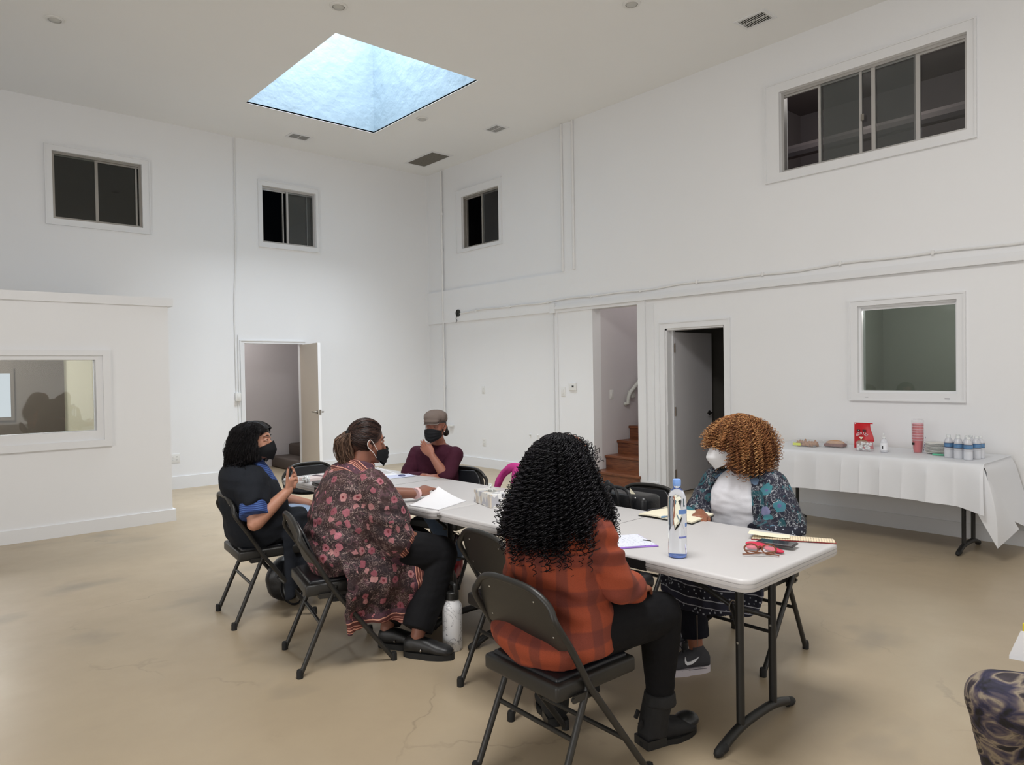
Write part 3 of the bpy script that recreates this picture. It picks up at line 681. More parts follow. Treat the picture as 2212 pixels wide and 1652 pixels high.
# ---------------------------------------------------------------- refreshment table with cloth
t = dup(tA); t.location = (-.43, -7.41, -.0); t.rotation_euler = (0, 0, 0); tag(t, 'folding table hidden under a white paper cloth against the right wall', 'table', ''); t['group'] = ''
del t['group']
t.scale = (.86, 1, 1)
CL = N('white paper tablecloth'); CL.base(lin((222, 224, 228))); CL.set(Roughness=.5)
CL.bump(CL.noise(90, 3), .1, .003); CLOTH = CL.m
XF, XB, YR, YL_, ZC = -.80, -.06, -8.345, -6.47, .744
def cloth():
    s = S(); cols = []
    N_ = 200; M_ = 22
    creases = [-6.9, -7.1, -7.32, -7.47, -7.63, -7.80, -7.98, -8.16]
    def crease(y):
        e_ = [YR]+sorted(creases)+[YL_]
        for k in range(len(e_)-1):
            if e_[k] <= y <= e_[k+1]: q = (y-e_[k])/(e_[k+1]-e_[k]); return .010*(abs(2*q-1)**1.6) + (.005*q if k % 2 else .005*(1-q))
        return .01
    # rows run: wall edge -> top -> front edge -> down the front drop
    def P(i, j):
        y = YL_-.015 + (YR-YL_+.0)*i/N_
        path = [(XB, ZC), (XB-.25, ZC), (XB-.5, ZC), (XF+.03, ZC), (XF+.008, ZC-.001), (XF-.004, ZC-.008), (XF-.010, ZC-.022)]
        nb = M_-len(path)+1
        if j < len(path): x, z = path[j]; return (x, y, z + (.0015*math.sin(y*17+x*9) if 0 < j < 4 else 0))
        k = (j-len(path)+1)/nb; z = ZC-.022-k*(.315+.02*math.sin(y*2+1))
        x = XF-.012-.022*k-(crease(y)+sum(.0035*math.exp(-((y-c)/.005)**2) for c in creases))*min(1, k*4)-.007*k*math.sin(y*21+.5)-.006*k*math.sin(y*9.3)
        end = max(0, 1-(y-YR)/.16); return (x-.035*end*k*(2-k), y-.02*end*k, z-.03*end*k)
    s.sheet(lambda u, v: P(round(u*N_), round(v*M_)), N_, M_, .0016)
    # right end drop hanging to the floor side, widening towards the wall
    def E(u, v):
        x = XF-.005+(XB-XF)*u; d = v
        drop = .33+.28*u
        return (min(-.012, x+.045*u*d*d+.03*math.sin(u*9)*d*(1-u)), YR-.004-.02*math.sin(min(1, d*6)*PI/2)-.05*d-.10*d*u, ZC-.002-drop*d)
    s.sheet(E, 20, 18, .0016)
    # corner flap: folded triangle falling from the front right corner
    def Fp(u, v):
        top = V(XF-.004, YR+.0, ZC-.008)
        edge = V(XF-.06, YR+.03, .43) if False else None
        a = V(XF-.055, YR+.055, .45); b = V(XF+.02, YR-.09, .125); c = V(XF+.40, YR-.135, .215)
        low = a.lerp(b, min(1, u*2.2)) if u < 1/2.2 else b.lerp(c, (u-1/2.2)/(1-1/2.2))
        p = top.lerp(low, v); bul = math.sin(PI*v)*.035*math.sin(PI*u)
        return (p.x-bul*.4, p.y-bul-.004, p.z)
    s.sheet(Fp, 22, 20, .0016)
    return s.ob('tablecloth', CLOTH, None, True)
tag(cloth(), 'white paper cloth with fold creases draped over the refreshment table', 'tablecloth')
ZT = ZC+.003
def on(x, y, z=ZT): return V(x, y, z)
# food trays
def tray(name, x, y, sx, sy, label, loaf):
    t = wthing(name, (x, y, ZT), label, 'food tray')
    if loaf:
        s = S(); s.loft([((x-.0, y+sy*.5*k, ZT+.004+.0*abs(k)), (sx*.40*(1-.05*abs(k)), 0, 0), (0, 0, .0)) for k in (-1, 1)], 4, 1) if False else None
        S().rbox((x-sx*.44, y-sy*.46, ZT+.003), (x+sx*.44, y+sy*.46, ZT+.034), .012, 3).ob('loaf_base', mat('loaf side brown', (126, 70, 52), .7, var=.15, vs=40), t, True)
        S().ell((x, y, ZT+.036), (sx*.42, sy*.45, .028)).fuse('loaf_crust', mat('loaf crust', (196, 152, 112), .7, var=.2, vs=50, bs=80, bstr=.5), t, .004, 1, disp=lambda p: .003*noise.noise(p*60))
    else:
        s = S(); r = random.Random(3)
        for k in range(52):
            c = V(x+r.uniform(-.35, .35)*sx, y+r.uniform(-.42, .42)*sy, ZT+.012+r.random()*.026); s.ell(c, (r.uniform(.014, .024), r.uniform(.016, .03), .009), Matrix.Rotation(r.random()*3, 3, 'X'), 8, 6)
        o = s.fuse('pastries', mat('pastry brown', (176, 128, 84), .7, var=.35, vs=45), t, .004, 1); o['kind'] = 'stuff'
        S().box((x-sx*.5-.001, y+sy*.10, ZT+.008), (x-sx*.5-.0015, y+sy*.42, ZT+.032)).ob('price_sticker', mat('yellow sticker', (214, 222, 120), .5, var=0), t)
    s = S(); r0, r1 = [(-sx*.5, -sy*.5), (sx*.5, -sy*.5), (sx*.5, sy*.5), (-sx*.5, sy*.5)], None
    s.rbox((x-sx*.5, y-sy*.5, ZT), (x+sx*.5, y+sy*.5, ZT+.058), .012, 3); s.ob('clear_lid', FILM, t, True)
tray('pastry_tray', -.44, -6.83, .15, .24, 'clear plastic tray of pastries with a yellow sticker, leftmost on the cloth', False)
tray('loaf_cake', -.36, -7.06, .12, .19, 'loaf cake in a clear lidded box beside the red cookie bag', True)
# cookie bag
t = wthing('cookie_bag', (-.33, -7.31, ZT), 'red stand-up bag of cookies with white lettering', 'snack bag')
RED = mat('red bag film', (196, 26, 38), .32, var=.05)
s = S()
def bagf(u, v):
    y = -7.22-(.15+.0*v)*u; th = .035*(1-v)**.8*math.sin(PI*max(.04, min(.96, u)))
    return (-.33-th, y-.012*math.sin(v*5)*u*(v > .3)-(.02*max(0, .75-v) if u > .9 else 0), ZT+.002+.228*v)
def bagb(u, v):
    p = bagf(u, v); return (-.33+(-.33-p[0])*.9+.001, p[1], p[2])
s.sheet(bagf, 12, 16, .001); s.sheet(bagb, 12, 16, .001); s.box((-.332, -7.38, ZT+.222), (-.328, -7.22, ZT+.232)); s.ob('bag', RED, t, True)
Mx = Matrix.Translation((-.338, -7.295, ZT+.112)) @ Matrix(((0, 0, -1, 0), (-1, 0, 0, 0), (0, 1, 0, 0), (0, 0, 0, 1)))
for k, ch in enumerate('COOKIES'):
    a = (k-3)*.24; yy = -7.298-.064*math.sin(a); zz = ZT+.075+.064*math.cos(a)
    M_ = Matrix.Translation((-.3685+.012*abs(k-3)/3, yy, zz)) @ Matrix(((0, 0, -1, 0), (-1, 0, 0, 0), (0, 1, 0, 0), (0, 0, 0, 1))) @ Matrix.Rotation(-a, 4, 'Z')
    text_mesh('letter', ch, .030, t, WHITE, M_ if False else Matrix.Translation(-V(-.33, -7.31, ZT)) @ M_, .0012)
S().rbox((-.366, -7.285, ZT+.155), (-.364, -7.255, ZT+.172), .001).ob('logo_patch', BLACK, t); S().rbox((-.364, -7.335, ZT+.155), (-.362, -7.305, ZT+.174), .001).ob('seal_patch', mat('seal dark', (70, 40, 40), .5, var=0), t)
S().box((-.3635, -7.268, ZT+.160), (-.3668, -7.274, ZT+.166)).box((-.332, -7.225, ZT+.22), (-.3335, -7.235, ZT+.228)).box((-.332, -7.36, ZT+.215), (-.3335, -7.378, ZT+.223)).ob('white_print', WHITE, t)
S().prism([(-.02, 0), (.02, 0), (0, -.024)], lambda a, b, tt: (-.372-tt, -7.297+a, ZT+.108+b), 0, .001).ob('heart_print', CREAM, t)
S().ell((-.355, -7.30, ZT+.05), (.02, .05, .035), seg=14, rings=8).ob('cookie_window', mat('cookie print', (150, 108, 80), .6, var=.3, vs=60), t, True)
t = wthing('mint_tub', (-.52, -7.385, ZT), 'clear tub of white wrapped mints in front of the red bag', 'candy tub')
S().rbox((-.56, -7.45, ZT), (-.47, -7.32, ZT+.085), .014, 3).ob('tub', FILM, t, True)
s = S(); r = random.Random(5)
for k in range(34): s.ell((-.515+r.uniform(-.034, .034), -7.385+r.uniform(-.052, .052), ZT+.013+r.random()*.055), (.012, .013, .009), Matrix.Rotation(r.random()*3, 3, 'X'), 8, 5)
o = s.ob('mints', mat('mint white', (240, 240, 240), .4, var=0), t, True); o['kind'] = 'stuff'
t = wthing('sanitizer_bottle', (-.49, -7.535, ZT), 'clear pump bottle with white label right of the mint tub', 'bottle')
S().lathe([(0, 0), (.028, 0), (.030, .01), (.030, .085), (.022, .105), (.012, .112), (.012, .12)], (-.49, -7.535, ZT), 20).ob('bottle', PET, t, True)
S().lathe([(.0308, .02), (.0308, .08)], (-.49, -7.535, ZT), 20).ob('label', WHITE, t, True); S().box((-.521, -7.54, ZT+.03), (-.523, -7.532, ZT+.055)).ob('barcode', BLACK, t)
S().lathe([(.013, .12), (.013, .132), (.005, .135), (.005, .158)], (-.49, -7.535, ZT), 12).tube([(-.49, -7.535, ZT+.158), (-.515, -7.54, ZT+.152)], .005, 8).ob('pump', mat('pump white', (230, 232, 232), .4, var=0), t, True)
t = wthing('cup_stack', (-.32, -7.745, ZT), 'tall sleeve of red plastic cups', 'cups')
CUPR = mat('red cup', (206, 28, 44), .35, var=0); CUPW = mat('cup rim pink', (222, 150, 160), .35, var=0)
S().lathe([(0, 0), (.031, 0), (.034, .02), (.041, .10)], (-.32, -7.745, ZT), 24).ob('bottom_cup', CUPR, t, True)
for k in range(13): S().lathe([(.040, .10+k*.0115), (.0455, .1025+k*.0115), (.0455, .1045+k*.0115), (.041, .1065+k*.0115), (.0405, .1112+k*.0115)], (-.32, -7.745, ZT), 24).ob('cup_rim', CUPR if k % 2 else CUPW, t, True)
S().lathe([(.044, .0), (.047, .10), (.048, .27), (.040, .285), (.03, .275)], (-.32, -7.745, ZT), 20).ob('plastic_sleeve', FILM, t, True)
S().box((-.366, -7.735, ZT+.065), (-.3675, -7.715, ZT+.085)).ob('label_print', BLACK, t)
for k in range(6): S().box((-.345+.006*k, -7.797-.0008*k, ZT+.02+k*.02), (-.340+.006*k, -7.799-.0008*k, ZT+.033+k*.02)).ob('label_print', mat('purple print', (70, 60, 130), .5, var=0), t)
t = wthing('bowl_stack', (-.33, -7.885, ZT), 'stack of white paper bowls in clear wrap beside the water bottles', 'bowls')
s = S()
for k in range(9): s = S(); s.lathe([(.045, .004+k*.0095), (.075, .012+k*.0095), (.078, .0125+k*.0095), (.077, .0155+k*.0095), (.045, .009+k*.0095)], (-.33, -7.885, ZT), 28); s.ob('bowl', mat('paper bowl', (232, 230, 222), .6, var=.03), t, True)
S().lathe([(0, .001), (.07, .004), (.08, .03), (.08, .095), (.06, .1), (0, .1)], (-.33, -7.885, ZT), 24).ob('wrap', FILM, t, True)
t = wthing('fork_pack', (-.44, -7.94, ZT), 'green plastic cutlery lying in front of the bowls', 'cutlery'); GR = mat('green plastic', (92, 190, 150), .4, var=0)
S().rbox((-.46, -7.985, ZT), (-.445, -7.90, ZT+.012), .004).rbox((-.435, -7.99, ZT), (-.42, -7.90, ZT+.01), .004).ob('handles', GR, t, True)
def wbottle(x, y, label):
    t = wthing('water_bottle', (x, y, ZT), label, 'bottle', 'small water bottles in a cluster on the cloth'); _o = _org[t.name]
    S().lathe([(0, 0), (.029, 0), (.0315, .008), (.031, .06), (.030, .062), (.031, .064), (.0315, .11), (.026, .138), (.013, .155), (.0125, .162)], (x, y, ZT), 20).ob('bottle', PET, t, True)
    lb = S().lathe([(.0322, .085), (.0322, .118)], (x, y, ZT), 20).ob('label', mat('water label', (88, 130, 172), .4, var=.25, vs=70) if 'wl' not in G_ else G_['wl'], t, True); G_['wl'] = lb.data.materials[0]
    G_['rb'] = G_.get('rb') or mat('label navy edge', (28, 40, 78), .4, var=0); S().lathe([(.0325, .083), (.0325, .088)], (x, y, ZT), 20).lathe([(.0325, .116), (.0325, .119)], (x, y, ZT), 20).ob('label_edge', G_['rb'], lb, True)
    G_['cp'] = G_.get('cp') or mat('bottle cap white', (226, 230, 232), .4, var=0); S().lathe([(.015, .160), (.015, .175), (0, .176)], (x, y, ZT), 14).ob('cap', G_['cp'], t, True)
    return t
G_ = {}
wp = [(-.535, -8.045), (-.575, -8.125), (-.60, -8.20), (-.455, -8.02), (-.49, -8.095), (-.525, -8.17), (-.41, -8.075), (-.45, -8.15), (-.485, -8.225), (-.395, -8.16), (-.43, -8.235)]
pos = ['leftmost', 'front second from the left', 'front right', 'behind the leftmost', 'middle', 'behind the front right one', 'rear left', 'rear middle', 'rear right', 'at the back', 'rightmost']
b0 = None
for (x, y), q in zip(wp, pos):
    lb = 'small blue labelled water bottle, %s in the cluster on the cloth' % q
    if b0 is None: b0 = wbottle(x, y, lb); continue
    c = dup(b0); c.location = (x, y, ZT); c['label'] = lb
# ---------------------------------------------------------------- things on the long table
def cyl_at(t, name, prof, c, m_, seg=32): return S().lathe(prof, c, seg).ob(name, m_, t, True)
wn = N('bottle water'); wn.base((.93, .96, 1, 1)); wn.set(Roughness=.0, IOR=1.33); wn.b.inputs['Transmission Weight'].default_value = 1.0
BX, BY = -4.535, -8.285
t = wthing('large_water_bottle', (BX, BY, TZ), 'tall clear water bottle with pale blue cap standing on the near table', 'bottle')
cyl_at(t, 'bottle', [(0, .004), (.02, .002), (.034, .004), (.0375, .014), (.0375, .232), (.035, .250), (.026, .268), (.0155, .278), (.014, .288)], (BX, BY, TZ), wn.m)
BLU = mat('pale blue cap', (128, 168, 232), .4, var=0); cyl_at(t, 'cap', [(.0165, .288), (.0165, .311), (.015, .3135), (0, .3135)], (BX, BY, TZ), BLU, 24)
cyl_at(t, 'blue_base', [(.012, .0015), (.034, .002), (.0365, .01), (.030, .006), (.012, .005)], (BX, BY, TZ), mat('blue base tint', (110, 140, 214), .3, var=.2))
def band(name, m_, a0, a1, z0, z1, r=.0379):
    n = 12; vs = []; fs = []
    for k in range(n+1):
        a = a0+(a1-a0)*k/n
        for rr in (r, r+.0003):
            for z in (z0, z1): vs.append((BX+rr*math.cos(a), BY+rr*math.sin(a), TZ+z))
    for k in range(n): b = 4*k; fs += [(b, b+1, b+5, b+4), (b+2, b+6, b+7, b+3), (b, b+4, b+6, b+2), (b+1, b+3, b+7, b+5)]
    return S().add(vs, fs).ob(name, m_, t)
va = math.atan2(-9.987-BY, -6.914-BX)
LB = mat('label blue print', (110, 150, 215), .4, var=.1); GN = mat('label dark green print', (30, 70, 80), .4, var=0)
band('label_band', LB, va+.15, va+1.3, .178, .196); band('label_dot', LB, va+.9, va+1.35, .127, .141); band('label_text', mat('label violet', (120, 130, 200), .4, var=.3, vs=300), va+.15, va+1.2, .082, .089); band('label_text', GN, va+.68, va+.80, .208, .240); band('label_text', GN, va+.75, va+.9, .208, .214)
# phone, red case, glasses
def quad_box(c, ux, uy, h0, h1, r=.003, seg=2):
    """rounded box with half vectors ux,uy (xy) around c from height h0 to h1"""
    ux = V(*ux, 0); uy = V(*uy, 0); a = ux.length; b = uy.length; Mt = Matrix((ux.normalized(), uy.normalized(), V(0, 0, 1))).transposed().to_4x4(); Mt.translation = V(c[0], c[1], 0)
    return S().rbox((-a, -b, h0), (a, b, h1), r, seg, Mt), Mt
t = wthing('smartphone', (-4.105, -8.485, TZ), 'dark smartphone lying face up on the near table, beside the glasses', 'phone')
s, Mt = quad_box((-4.115, -8.487), (.018, -.075), (.036, .006), TZ+.012, TZ+.021, .004, 3); s.ob('phone_body', mat('phone case dark', (44, 34, 36), .35, var=0), t, True)
S().rbox((-.072, -.033, TZ+.0208), (.072, .033, TZ+.0216), .0003, 1, Mt).ob('screen', mat('phone screen', (40, 42, 46), .08, var=0), t)
t = wthing('red_pouch', (-4.20, -8.47, TZ), 'crumpled red fabric pouch half under the phone', 'pouch')
REDF = mat('red satin', (205, 48, 78), .5, var=.12, vs=30)
S().ell((-4.17, -8.43, TZ+.010), (.035, .05, .010), rz(.3)).ell((-4.20, -8.52, TZ+.009), (.022, .05, .008), rz(-.2)).ell((-4.225, -8.44, TZ+.012), (.028, .03, .010), rz(.9)).fuse('pouch', REDF, t, .004, 2, disp=lambda p: .003*noise.noise(p*35))
t = wthing('eyeglasses', (-4.30, -8.48, TZ), 'brown tortoiseshell eyeglasses folded on the near table edge', 'glasses')
TORT = mat('tortoiseshell', (118, 72, 48), .25, var=.35, vs=60)
G0 = V(-4.275, -8.50, TZ+.004); gx = V(.55, -.83, 0).normalized(); gy = V(.83, .55, 0).normalized()
def ringpts(c, a, b, tilt): return [c+gx*a*math.cos(q)+(gy*math.cos(tilt)+V(0, 0, 1)*math.sin(tilt))*b*math.sin(q) for q in [k*PI/10 for k in range(21)]]
for sg in (-1, 1):
    c = G0+gx*.034*sg+V(0, 0, .018); rp = ringpts(c, .026, .020, 1.1); fm = S().tube(rp, .003, 8).ob('lens_rim', TORT, t, True)
    S().add([c]+rp[:-1], [(0, k+1, (k+1) % 20+1) for k in range(20)]).ob('lens', FILM, fm)
S().tube([G0-gx*.008+V(0, 0, .026), G0+V(0, 0, .030), G0+gx*.008+V(0, 0, .026)], .0025, 6).ob('bridge', TORT, t, True)
for sg in (-1, 1): S().tube([G0+gx*.062*sg+V(0, 0, .024), G0+gx*.05*sg-gy*.02+V(0, 0, .014), G0-gx*.045*sg-gy*(.032+.006*sg)+V(0, 0, .006), G0-gx*.07*sg-gy*.035+V(0, 0, .003)], .0025, 6, sub=4).ob('temple', TORT, t, True)
# open red-edged book
t = wthing('open_book', (-3.96, -8.50, TZ), 'folded printed booklet with red edge on the far corner of the near table', 'book')
bk = N('printed page'); ln = bk.math('GREATER_THAN', bk.math('FRACT', bk.math('MULTIPLY', bk.sep(bk.mapc((1, 1, 1), rot=(0, 0, -.5)))[1], 95.)), .62)
bk.base(bk.mix(bk.math('MULTIPLY', ln, bk.ramp(bk.noise(120, 2), [(.4, (.2, .2, .2, 1)), (.6, (.8, .8, .8, 1))])), lin((232, 216, 186)), lin((150, 130, 112))))
a, b_, c_, d_ = V(-4.075, -8.345), V(-3.895, -8.64), V(-3.835, -8.60), V(-3.99, -8.31)
def pg(off, w0=0.):
    def fn(u, v):
        p = a.lerp(b_, u).lerp(d_.lerp(c_, u), v); return (p.x, p.y, TZ+off+.006*math.sin(v*PI)*.6+.002*math.sin(u*PI)+w0*(1-u)**4)
    return fn
S().sheet(lambda u, v: pg(.001)(u, v), 14, 6, .0015).ob('cover', mat('red cover', (150, 40, 44), .5, var=0), t, True)
S().sheet(lambda u, v: pg(.0045)(.01+.98*u, .02+.96*v), 14, 6, .003).ob('pages', bk.m, t, True); S().sheet(lambda u, v: pg(.008, .014)(u*.5-.04, .1+.9*v), 14, 6, .0008).ob('loose_page', CREAM, t, True)
# notebook + pens
t = wthing('open_notebook', (-3.88, -7.82, TZ), 'open cream notebook with a blue pen in front of the woman with ginger curls', 'notebook')
n0, n1, n2, n3 = V(-4.02, -7.675), V(-4.0, -7.99), V(-3.755, -7.955), V(-3.765, -7.66)
def nb(off, g=0.):
    def fn(u, v):
        p = n0.lerp(n1, g+(1-2*g)*u).lerp(n3.lerp(n2, g+(1-2*g)*u), g+(1-2*g)*v); return (p.x, p.y, TZ+off+.005*abs(math.sin(u*2*PI))*(off > .003))
    return fn
S().sheet(nb(.0015), 2, 2, .003).ob('cover', BLACK, t); S().sheet(nb(.008, .012), 24, 4, .008).ob('pages', CREAM, t, True)
t = wthing('pen', (-4.0, -7.85, TZ+.015), 'slim pale blue pen lying across the open notebook', 'pen'); S().tube([(-4.02, -7.83, TZ+.017), (-3.91, -7.86, TZ+.02)], .0035, 8, caps='round').ob('barrel', mat('grey blue pen', (120, 140, 160), .3, .4), t, True); S().tube([(-4.026, -7.828, TZ+.017), (-4.008, -7.833, TZ+.0175)], .005, 8, caps='round').ob('cap', mat('teal cap', (110, 150, 180), .3, var=0), t, True)
t = wthing('marker_pen', (-3.87, -7.66, TZ), 'thick black pen lying at the top edge of the notebook', 'pen'); S().tube([(-3.905, -7.655, TZ+.008), (-3.80, -7.70, TZ+.012)], [.009, .006], 10, caps='round').ob('barrel', mat('navy black', (24, 24, 34), .3, var=0), t, True)
t = wthing('notepad', (-4.47, -8.03, TZ), 'white lined notepad with purple edge beside the orange shirt', 'notepad')
PUR = mat('purple edge', (150, 110, 200), .5, var=0)
wl = N('lined writing'); rr = wl.math('GREATER_THAN', wl.math('FRACT', wl.math('MULTIPLY', wl.sep()[0], 70.)), .7)
wl.base(wl.mix(wl.math('MULTIPLY', rr, wl.ramp(wl.noise(90, 2), [(.5, (0, 0, 0, 1)), (.62, (.6, .6, .6, 1))])), lin((228, 232, 244)), lin((110, 120, 150))))
s, Mt = quad_box((-4.50, -7.985), (-.052, -.095), (.092, -.055), TZ, TZ+.004, .001, 1); s.ob('backing', PUR, t); s, Mt = quad_box((-4.498, -7.98), (-.048, -.09), (.088, -.052), TZ+.004, TZ+.0065, .0005, 1); s.ob('sheets', wl.m, t)
t = wthing('pencil_stub', (-4.44, -8.05, TZ+.006), 'short black pen tip beside the purple edged notepad', 'pen'); S().tube([(-4.436, -8.035, TZ+.006), (-4.427, -8.065, TZ+.006)], .004, 8, caps='round').ob('barrel', BLACK, t, True)
# tissue box
t = wthing('tissue_box', (-4.31, -6.87, TZ), 'white and grey patterned tissue box with a tissue popping out', 'tissue box')
tp = N('tissue box print'); vt = tp.n('ShaderNodeTexVoronoi', i_Scale=38.); tp.link(tp.mapc((1, 1, .6)), vt.inputs['Vector']); tp.base(tp.ramp(tp.sep(vt.outputs['Color'])[0], [(.0, (176, 176, 182)), (.35, (214, 212, 206)), (.6, (200, 190, 176)), (.8, (228, 228, 228))], 'CONSTANT')); tp.set(Roughness=.5)
s, Mt = quad_box((-4.335, -6.868), (.030, .110), (.058, -.016), TZ, TZ+.075, .002, 1); s.ob('box', tp.m, t)
S().loft([((-4.335, -6.868, TZ+.0755), (.012, .045, 0), (.026, -.007, 0)), ((-4.335, -6.868, TZ+.0762), (.012, .045, 0), (.026, -.007, 0))], 20, 1).ob('opening', mat('box slot', (150, 150, 146), .7, var=0), t)
s = S(); s.sheet(lambda u, v: (-4.345+.03*(v-.5)*(1-.6*u)+.012*math.sin(u*7+v*6), -6.90+.075*v*(1-u*.75)+.02*u, TZ+.074+.05*u*(1-.8*abs(v-.4))+.004*math.sin(v*14)), 14, 14, .001); s.ob('tissue', mat('tissue', (240, 242, 240), .8, var=0), t, True)
t = wthing('face_mask', (-4.14, -6.86, TZ), 'light blue disposable face mask lying behind the tissue box', 'mask')
S().sheet(lambda u, v: (-4.20+.09*v, -6.78-.17*u, TZ+.004+.03*math.sin(PI*u)*math.sin(PI*v)+.002*math.sin(v*30)), 16, 16, .0015).ob('mask_body', mat('mask blue', (140, 208, 232), .7, var=.05), t, True); S().tube([(-4.2, -6.78, TZ+.004), (-4.24, -6.80, TZ+.004), (-4.22, -6.86, TZ+.003), (-4.13, -6.80, TZ+.004)], .0012, 6, sub=4).ob('ear_loop', WHITE, t, True)
# papers of the kimono woman
t = wthing('paper_stack', (-4.53, -6.62, TZ), 'white paper sheets lifted at one corner by the hand with a pink wristband', 'papers')
q0, q1, q2, q3 = V(-4.70, -6.57), V(-4.66, -6.80), V(-4.39, -6.70), V(-4.40, -6.47)
def pp(lift, off):
    def fn(u, v):
        p = q0.lerp(q1, u).lerp(q3.lerp(q2, u), v); l = lift*max(0, (1-u)*v)**1.6; return (p.x-.5*l, p.y-.2*l, TZ+off+l)
    return fn
S().sheet(pp(0, .002), 8, 8, .003).ob('lower_sheets', WHITE, t); S().sheet(pp(.065, .004), 16, 16, .0006).ob('top_sheet', WHITE, t, True)
t = wthing('loose_sheets', (-4.15, -5.52, TZ), 'loose sheets and a pen in front of the person in the flat cap', 'papers')
s, Mt = quad_box((-4.19, -5.50), (.13, .02), (-.02, .10), TZ, TZ+.002, .0005, 1); s.ob('sheet', WHITE, t); s, Mt = quad_box((-4.12, -5.55), (.10, -.02), (.015, .07), TZ+.002, TZ+.0035, .0005, 1); s.ob('sheet', mat('blue tinted paper', (206, 212, 236), .7, var=.1, vs=40), t)
t = wthing('pen', (-4.11, -5.55, TZ), 'white pen standing up at a slant from a dark clip on the far table', 'pen'); S().tube([(-4.11, -5.56, TZ+.008), (-4.21, -5.40, TZ+.06)], .003, 8, caps='round').ob('barrel', WHITE, t, True); S().ell((-4.11, -5.57, TZ+.008), (.018, .03, .008), rz(.4)).ob('clip', mat('navy clip', (60, 66, 110), .4, var=0), t, True)
# laptop, box with straps
t = wthing('laptop', (-4.64, -5.60, TZ), 'closed dark grey laptop on the far table beside the floral sleeve', 'laptop')
s, Mt = quad_box((-4.635, -5.60), (.0, .17), (.115, .0), TZ, TZ+.014, .004, 2); s.ob('base', mat('laptop base', (30, 28, 30), .4, var=0), t, True); s, Mt = quad_box((-4.635, -5.60), (.0, .168), (.114, .0), TZ+.016, TZ+.023, .003, 2); s.ob('lid', mat('laptop lid', (84, 86, 90), .3, .3, var=.03), t, True); S().box((-4.74, -5.75, TZ+.013), (-4.54, -5.45, TZ+.017)).ob('hinge', BLACK, t)
t = wthing('gift_box', (-4.55, -5.16, TZ), 'flat pale pink box with a dark band at the far left corner of the table', 'box')
PK = mat('pale pink box', (222, 206, 204), .6, var=.06, vs=25); s, Mt = quad_box((-4.55, -5.20), (.16, .035), (.014, -.06), TZ, TZ+.021, .002, 1); s.ob('box', PK, t)
s2 = S(); s2.rbox((-.05, -.0625, TZ+.001), (-.012, .0625, TZ+.0225), .001, 1, Mt); s2.ob('dark_band', mat('maroon band', (60, 34, 44), .5, var=0), t); S().tube([(-4.47, -5.15, TZ+.018), (-4.45, -5.14, TZ+.05), (-4.42, -5.135, TZ+.055), (-4.395, -5.13, TZ+.018)], .003, 8, sub=4).ob('handle', WHITE, t, True)
t = wthing('crumpled_tissue', (-4.735, -5.30, TZ), 'crumpled clear wrapper at the far left corner of the table', 'wrapper'); S().ell((-4.73, -5.31, TZ+.026), (.022, .042, .022)).fuse('wrapper', mat('crinkled wrapper', (222, 226, 226), .25, var=0), t, .004, 0, disp=lambda p: .012*abs(noise.noise(p*45))+.008*noise.noise(p*110)-.004)
# pink jacket on the unseen chair, handbag on the empty chair
t = wthing('pink_jacket', (-3.72, -6.55, .60), 'magenta jacket bundled behind the table beside the curly black hair', 'jacket')
MAG = mat('magenta fabric', (186, 52, 132), .75, var=.15, vs=14, bs=60, bstr=.2)
s = S(); s.tube([(-3.80, -6.25, .62), (-3.78, -6.29, .76), (-3.76, -6.39, .845), (-3.74, -6.46, .86)], [.02, .026, .028, .024], 10, sub=4, caps='round'); s.ell((-3.76, -6.51, .76), (.05, .12, .10), Matrix.Rotation(.35, 3, 'X')); s.ell((-3.74, -6.65, .72), (.06, .12, .09)); s.ell((-3.70, -6.51, .62), (.12, .20, .12))
s.fuse('jacket', MAG, t, .006, 2, disp=lambda p: .011*noise.noise(V(p.x*30, (p.y+p.z)*24, (p.y-p.z)*7)))
c = dup(proto); c.location = (-3.42, -6.62, 0); c.rotation_euler = (0, 0, PI); tag(c, 'chair behind the table holding the magenta jacket, mostly hidden by the curly hair', 'chair', CG)
t = wthing('handbag', (-3.62, -7.30, .46), 'black leather handbag with straps on the empty chair across the table', 'handbag')
LE = mat('black leather', (26, 27, 30), .35, var=.15, vs=20, bs=90, bstr=.25)
S().rbox((-3.74, -7.50, .463), (-3.58, -7.14, .775), .03, 4).ob('bag_body', LE, t, True)
S().rbox((-3.72, -7.15, .60), (-3.60, -7.075, .80), .018, 3).ob('side_pocket', LE, t, True)
for y0, y1, zz in ((-7.20, -7.33, .825), (-7.26, -7.42, .815)): S().tube([(-3.755, y0, .72), (-3.77, y0-.01, .80), (-3.76, (y0+y1)/2, zz), (-3.77, y1+.01, .79), (-3.755, y1, .70)], .010, 8, sub=5).ob('strap', LE, t, True)
S().ell((-3.76, -7.245, .80), (.012, .028, .05)).ob('tassel', LE, t, True)
for p in ((-3.745, -7.085, .79), (-3.75, -7.44, .765), (-3.752, -7.25, .795)): S().ell(p, (.005, .006, .006), seg=8, rings=6).ob('stud', RIVET, t, True)
S().sheet(lambda u, v: (-3.70+.01*u, -7.36-.05*u, .76+.05*v*(1-u)), 3, 3, .001).ob('receipt', CREAM, t)
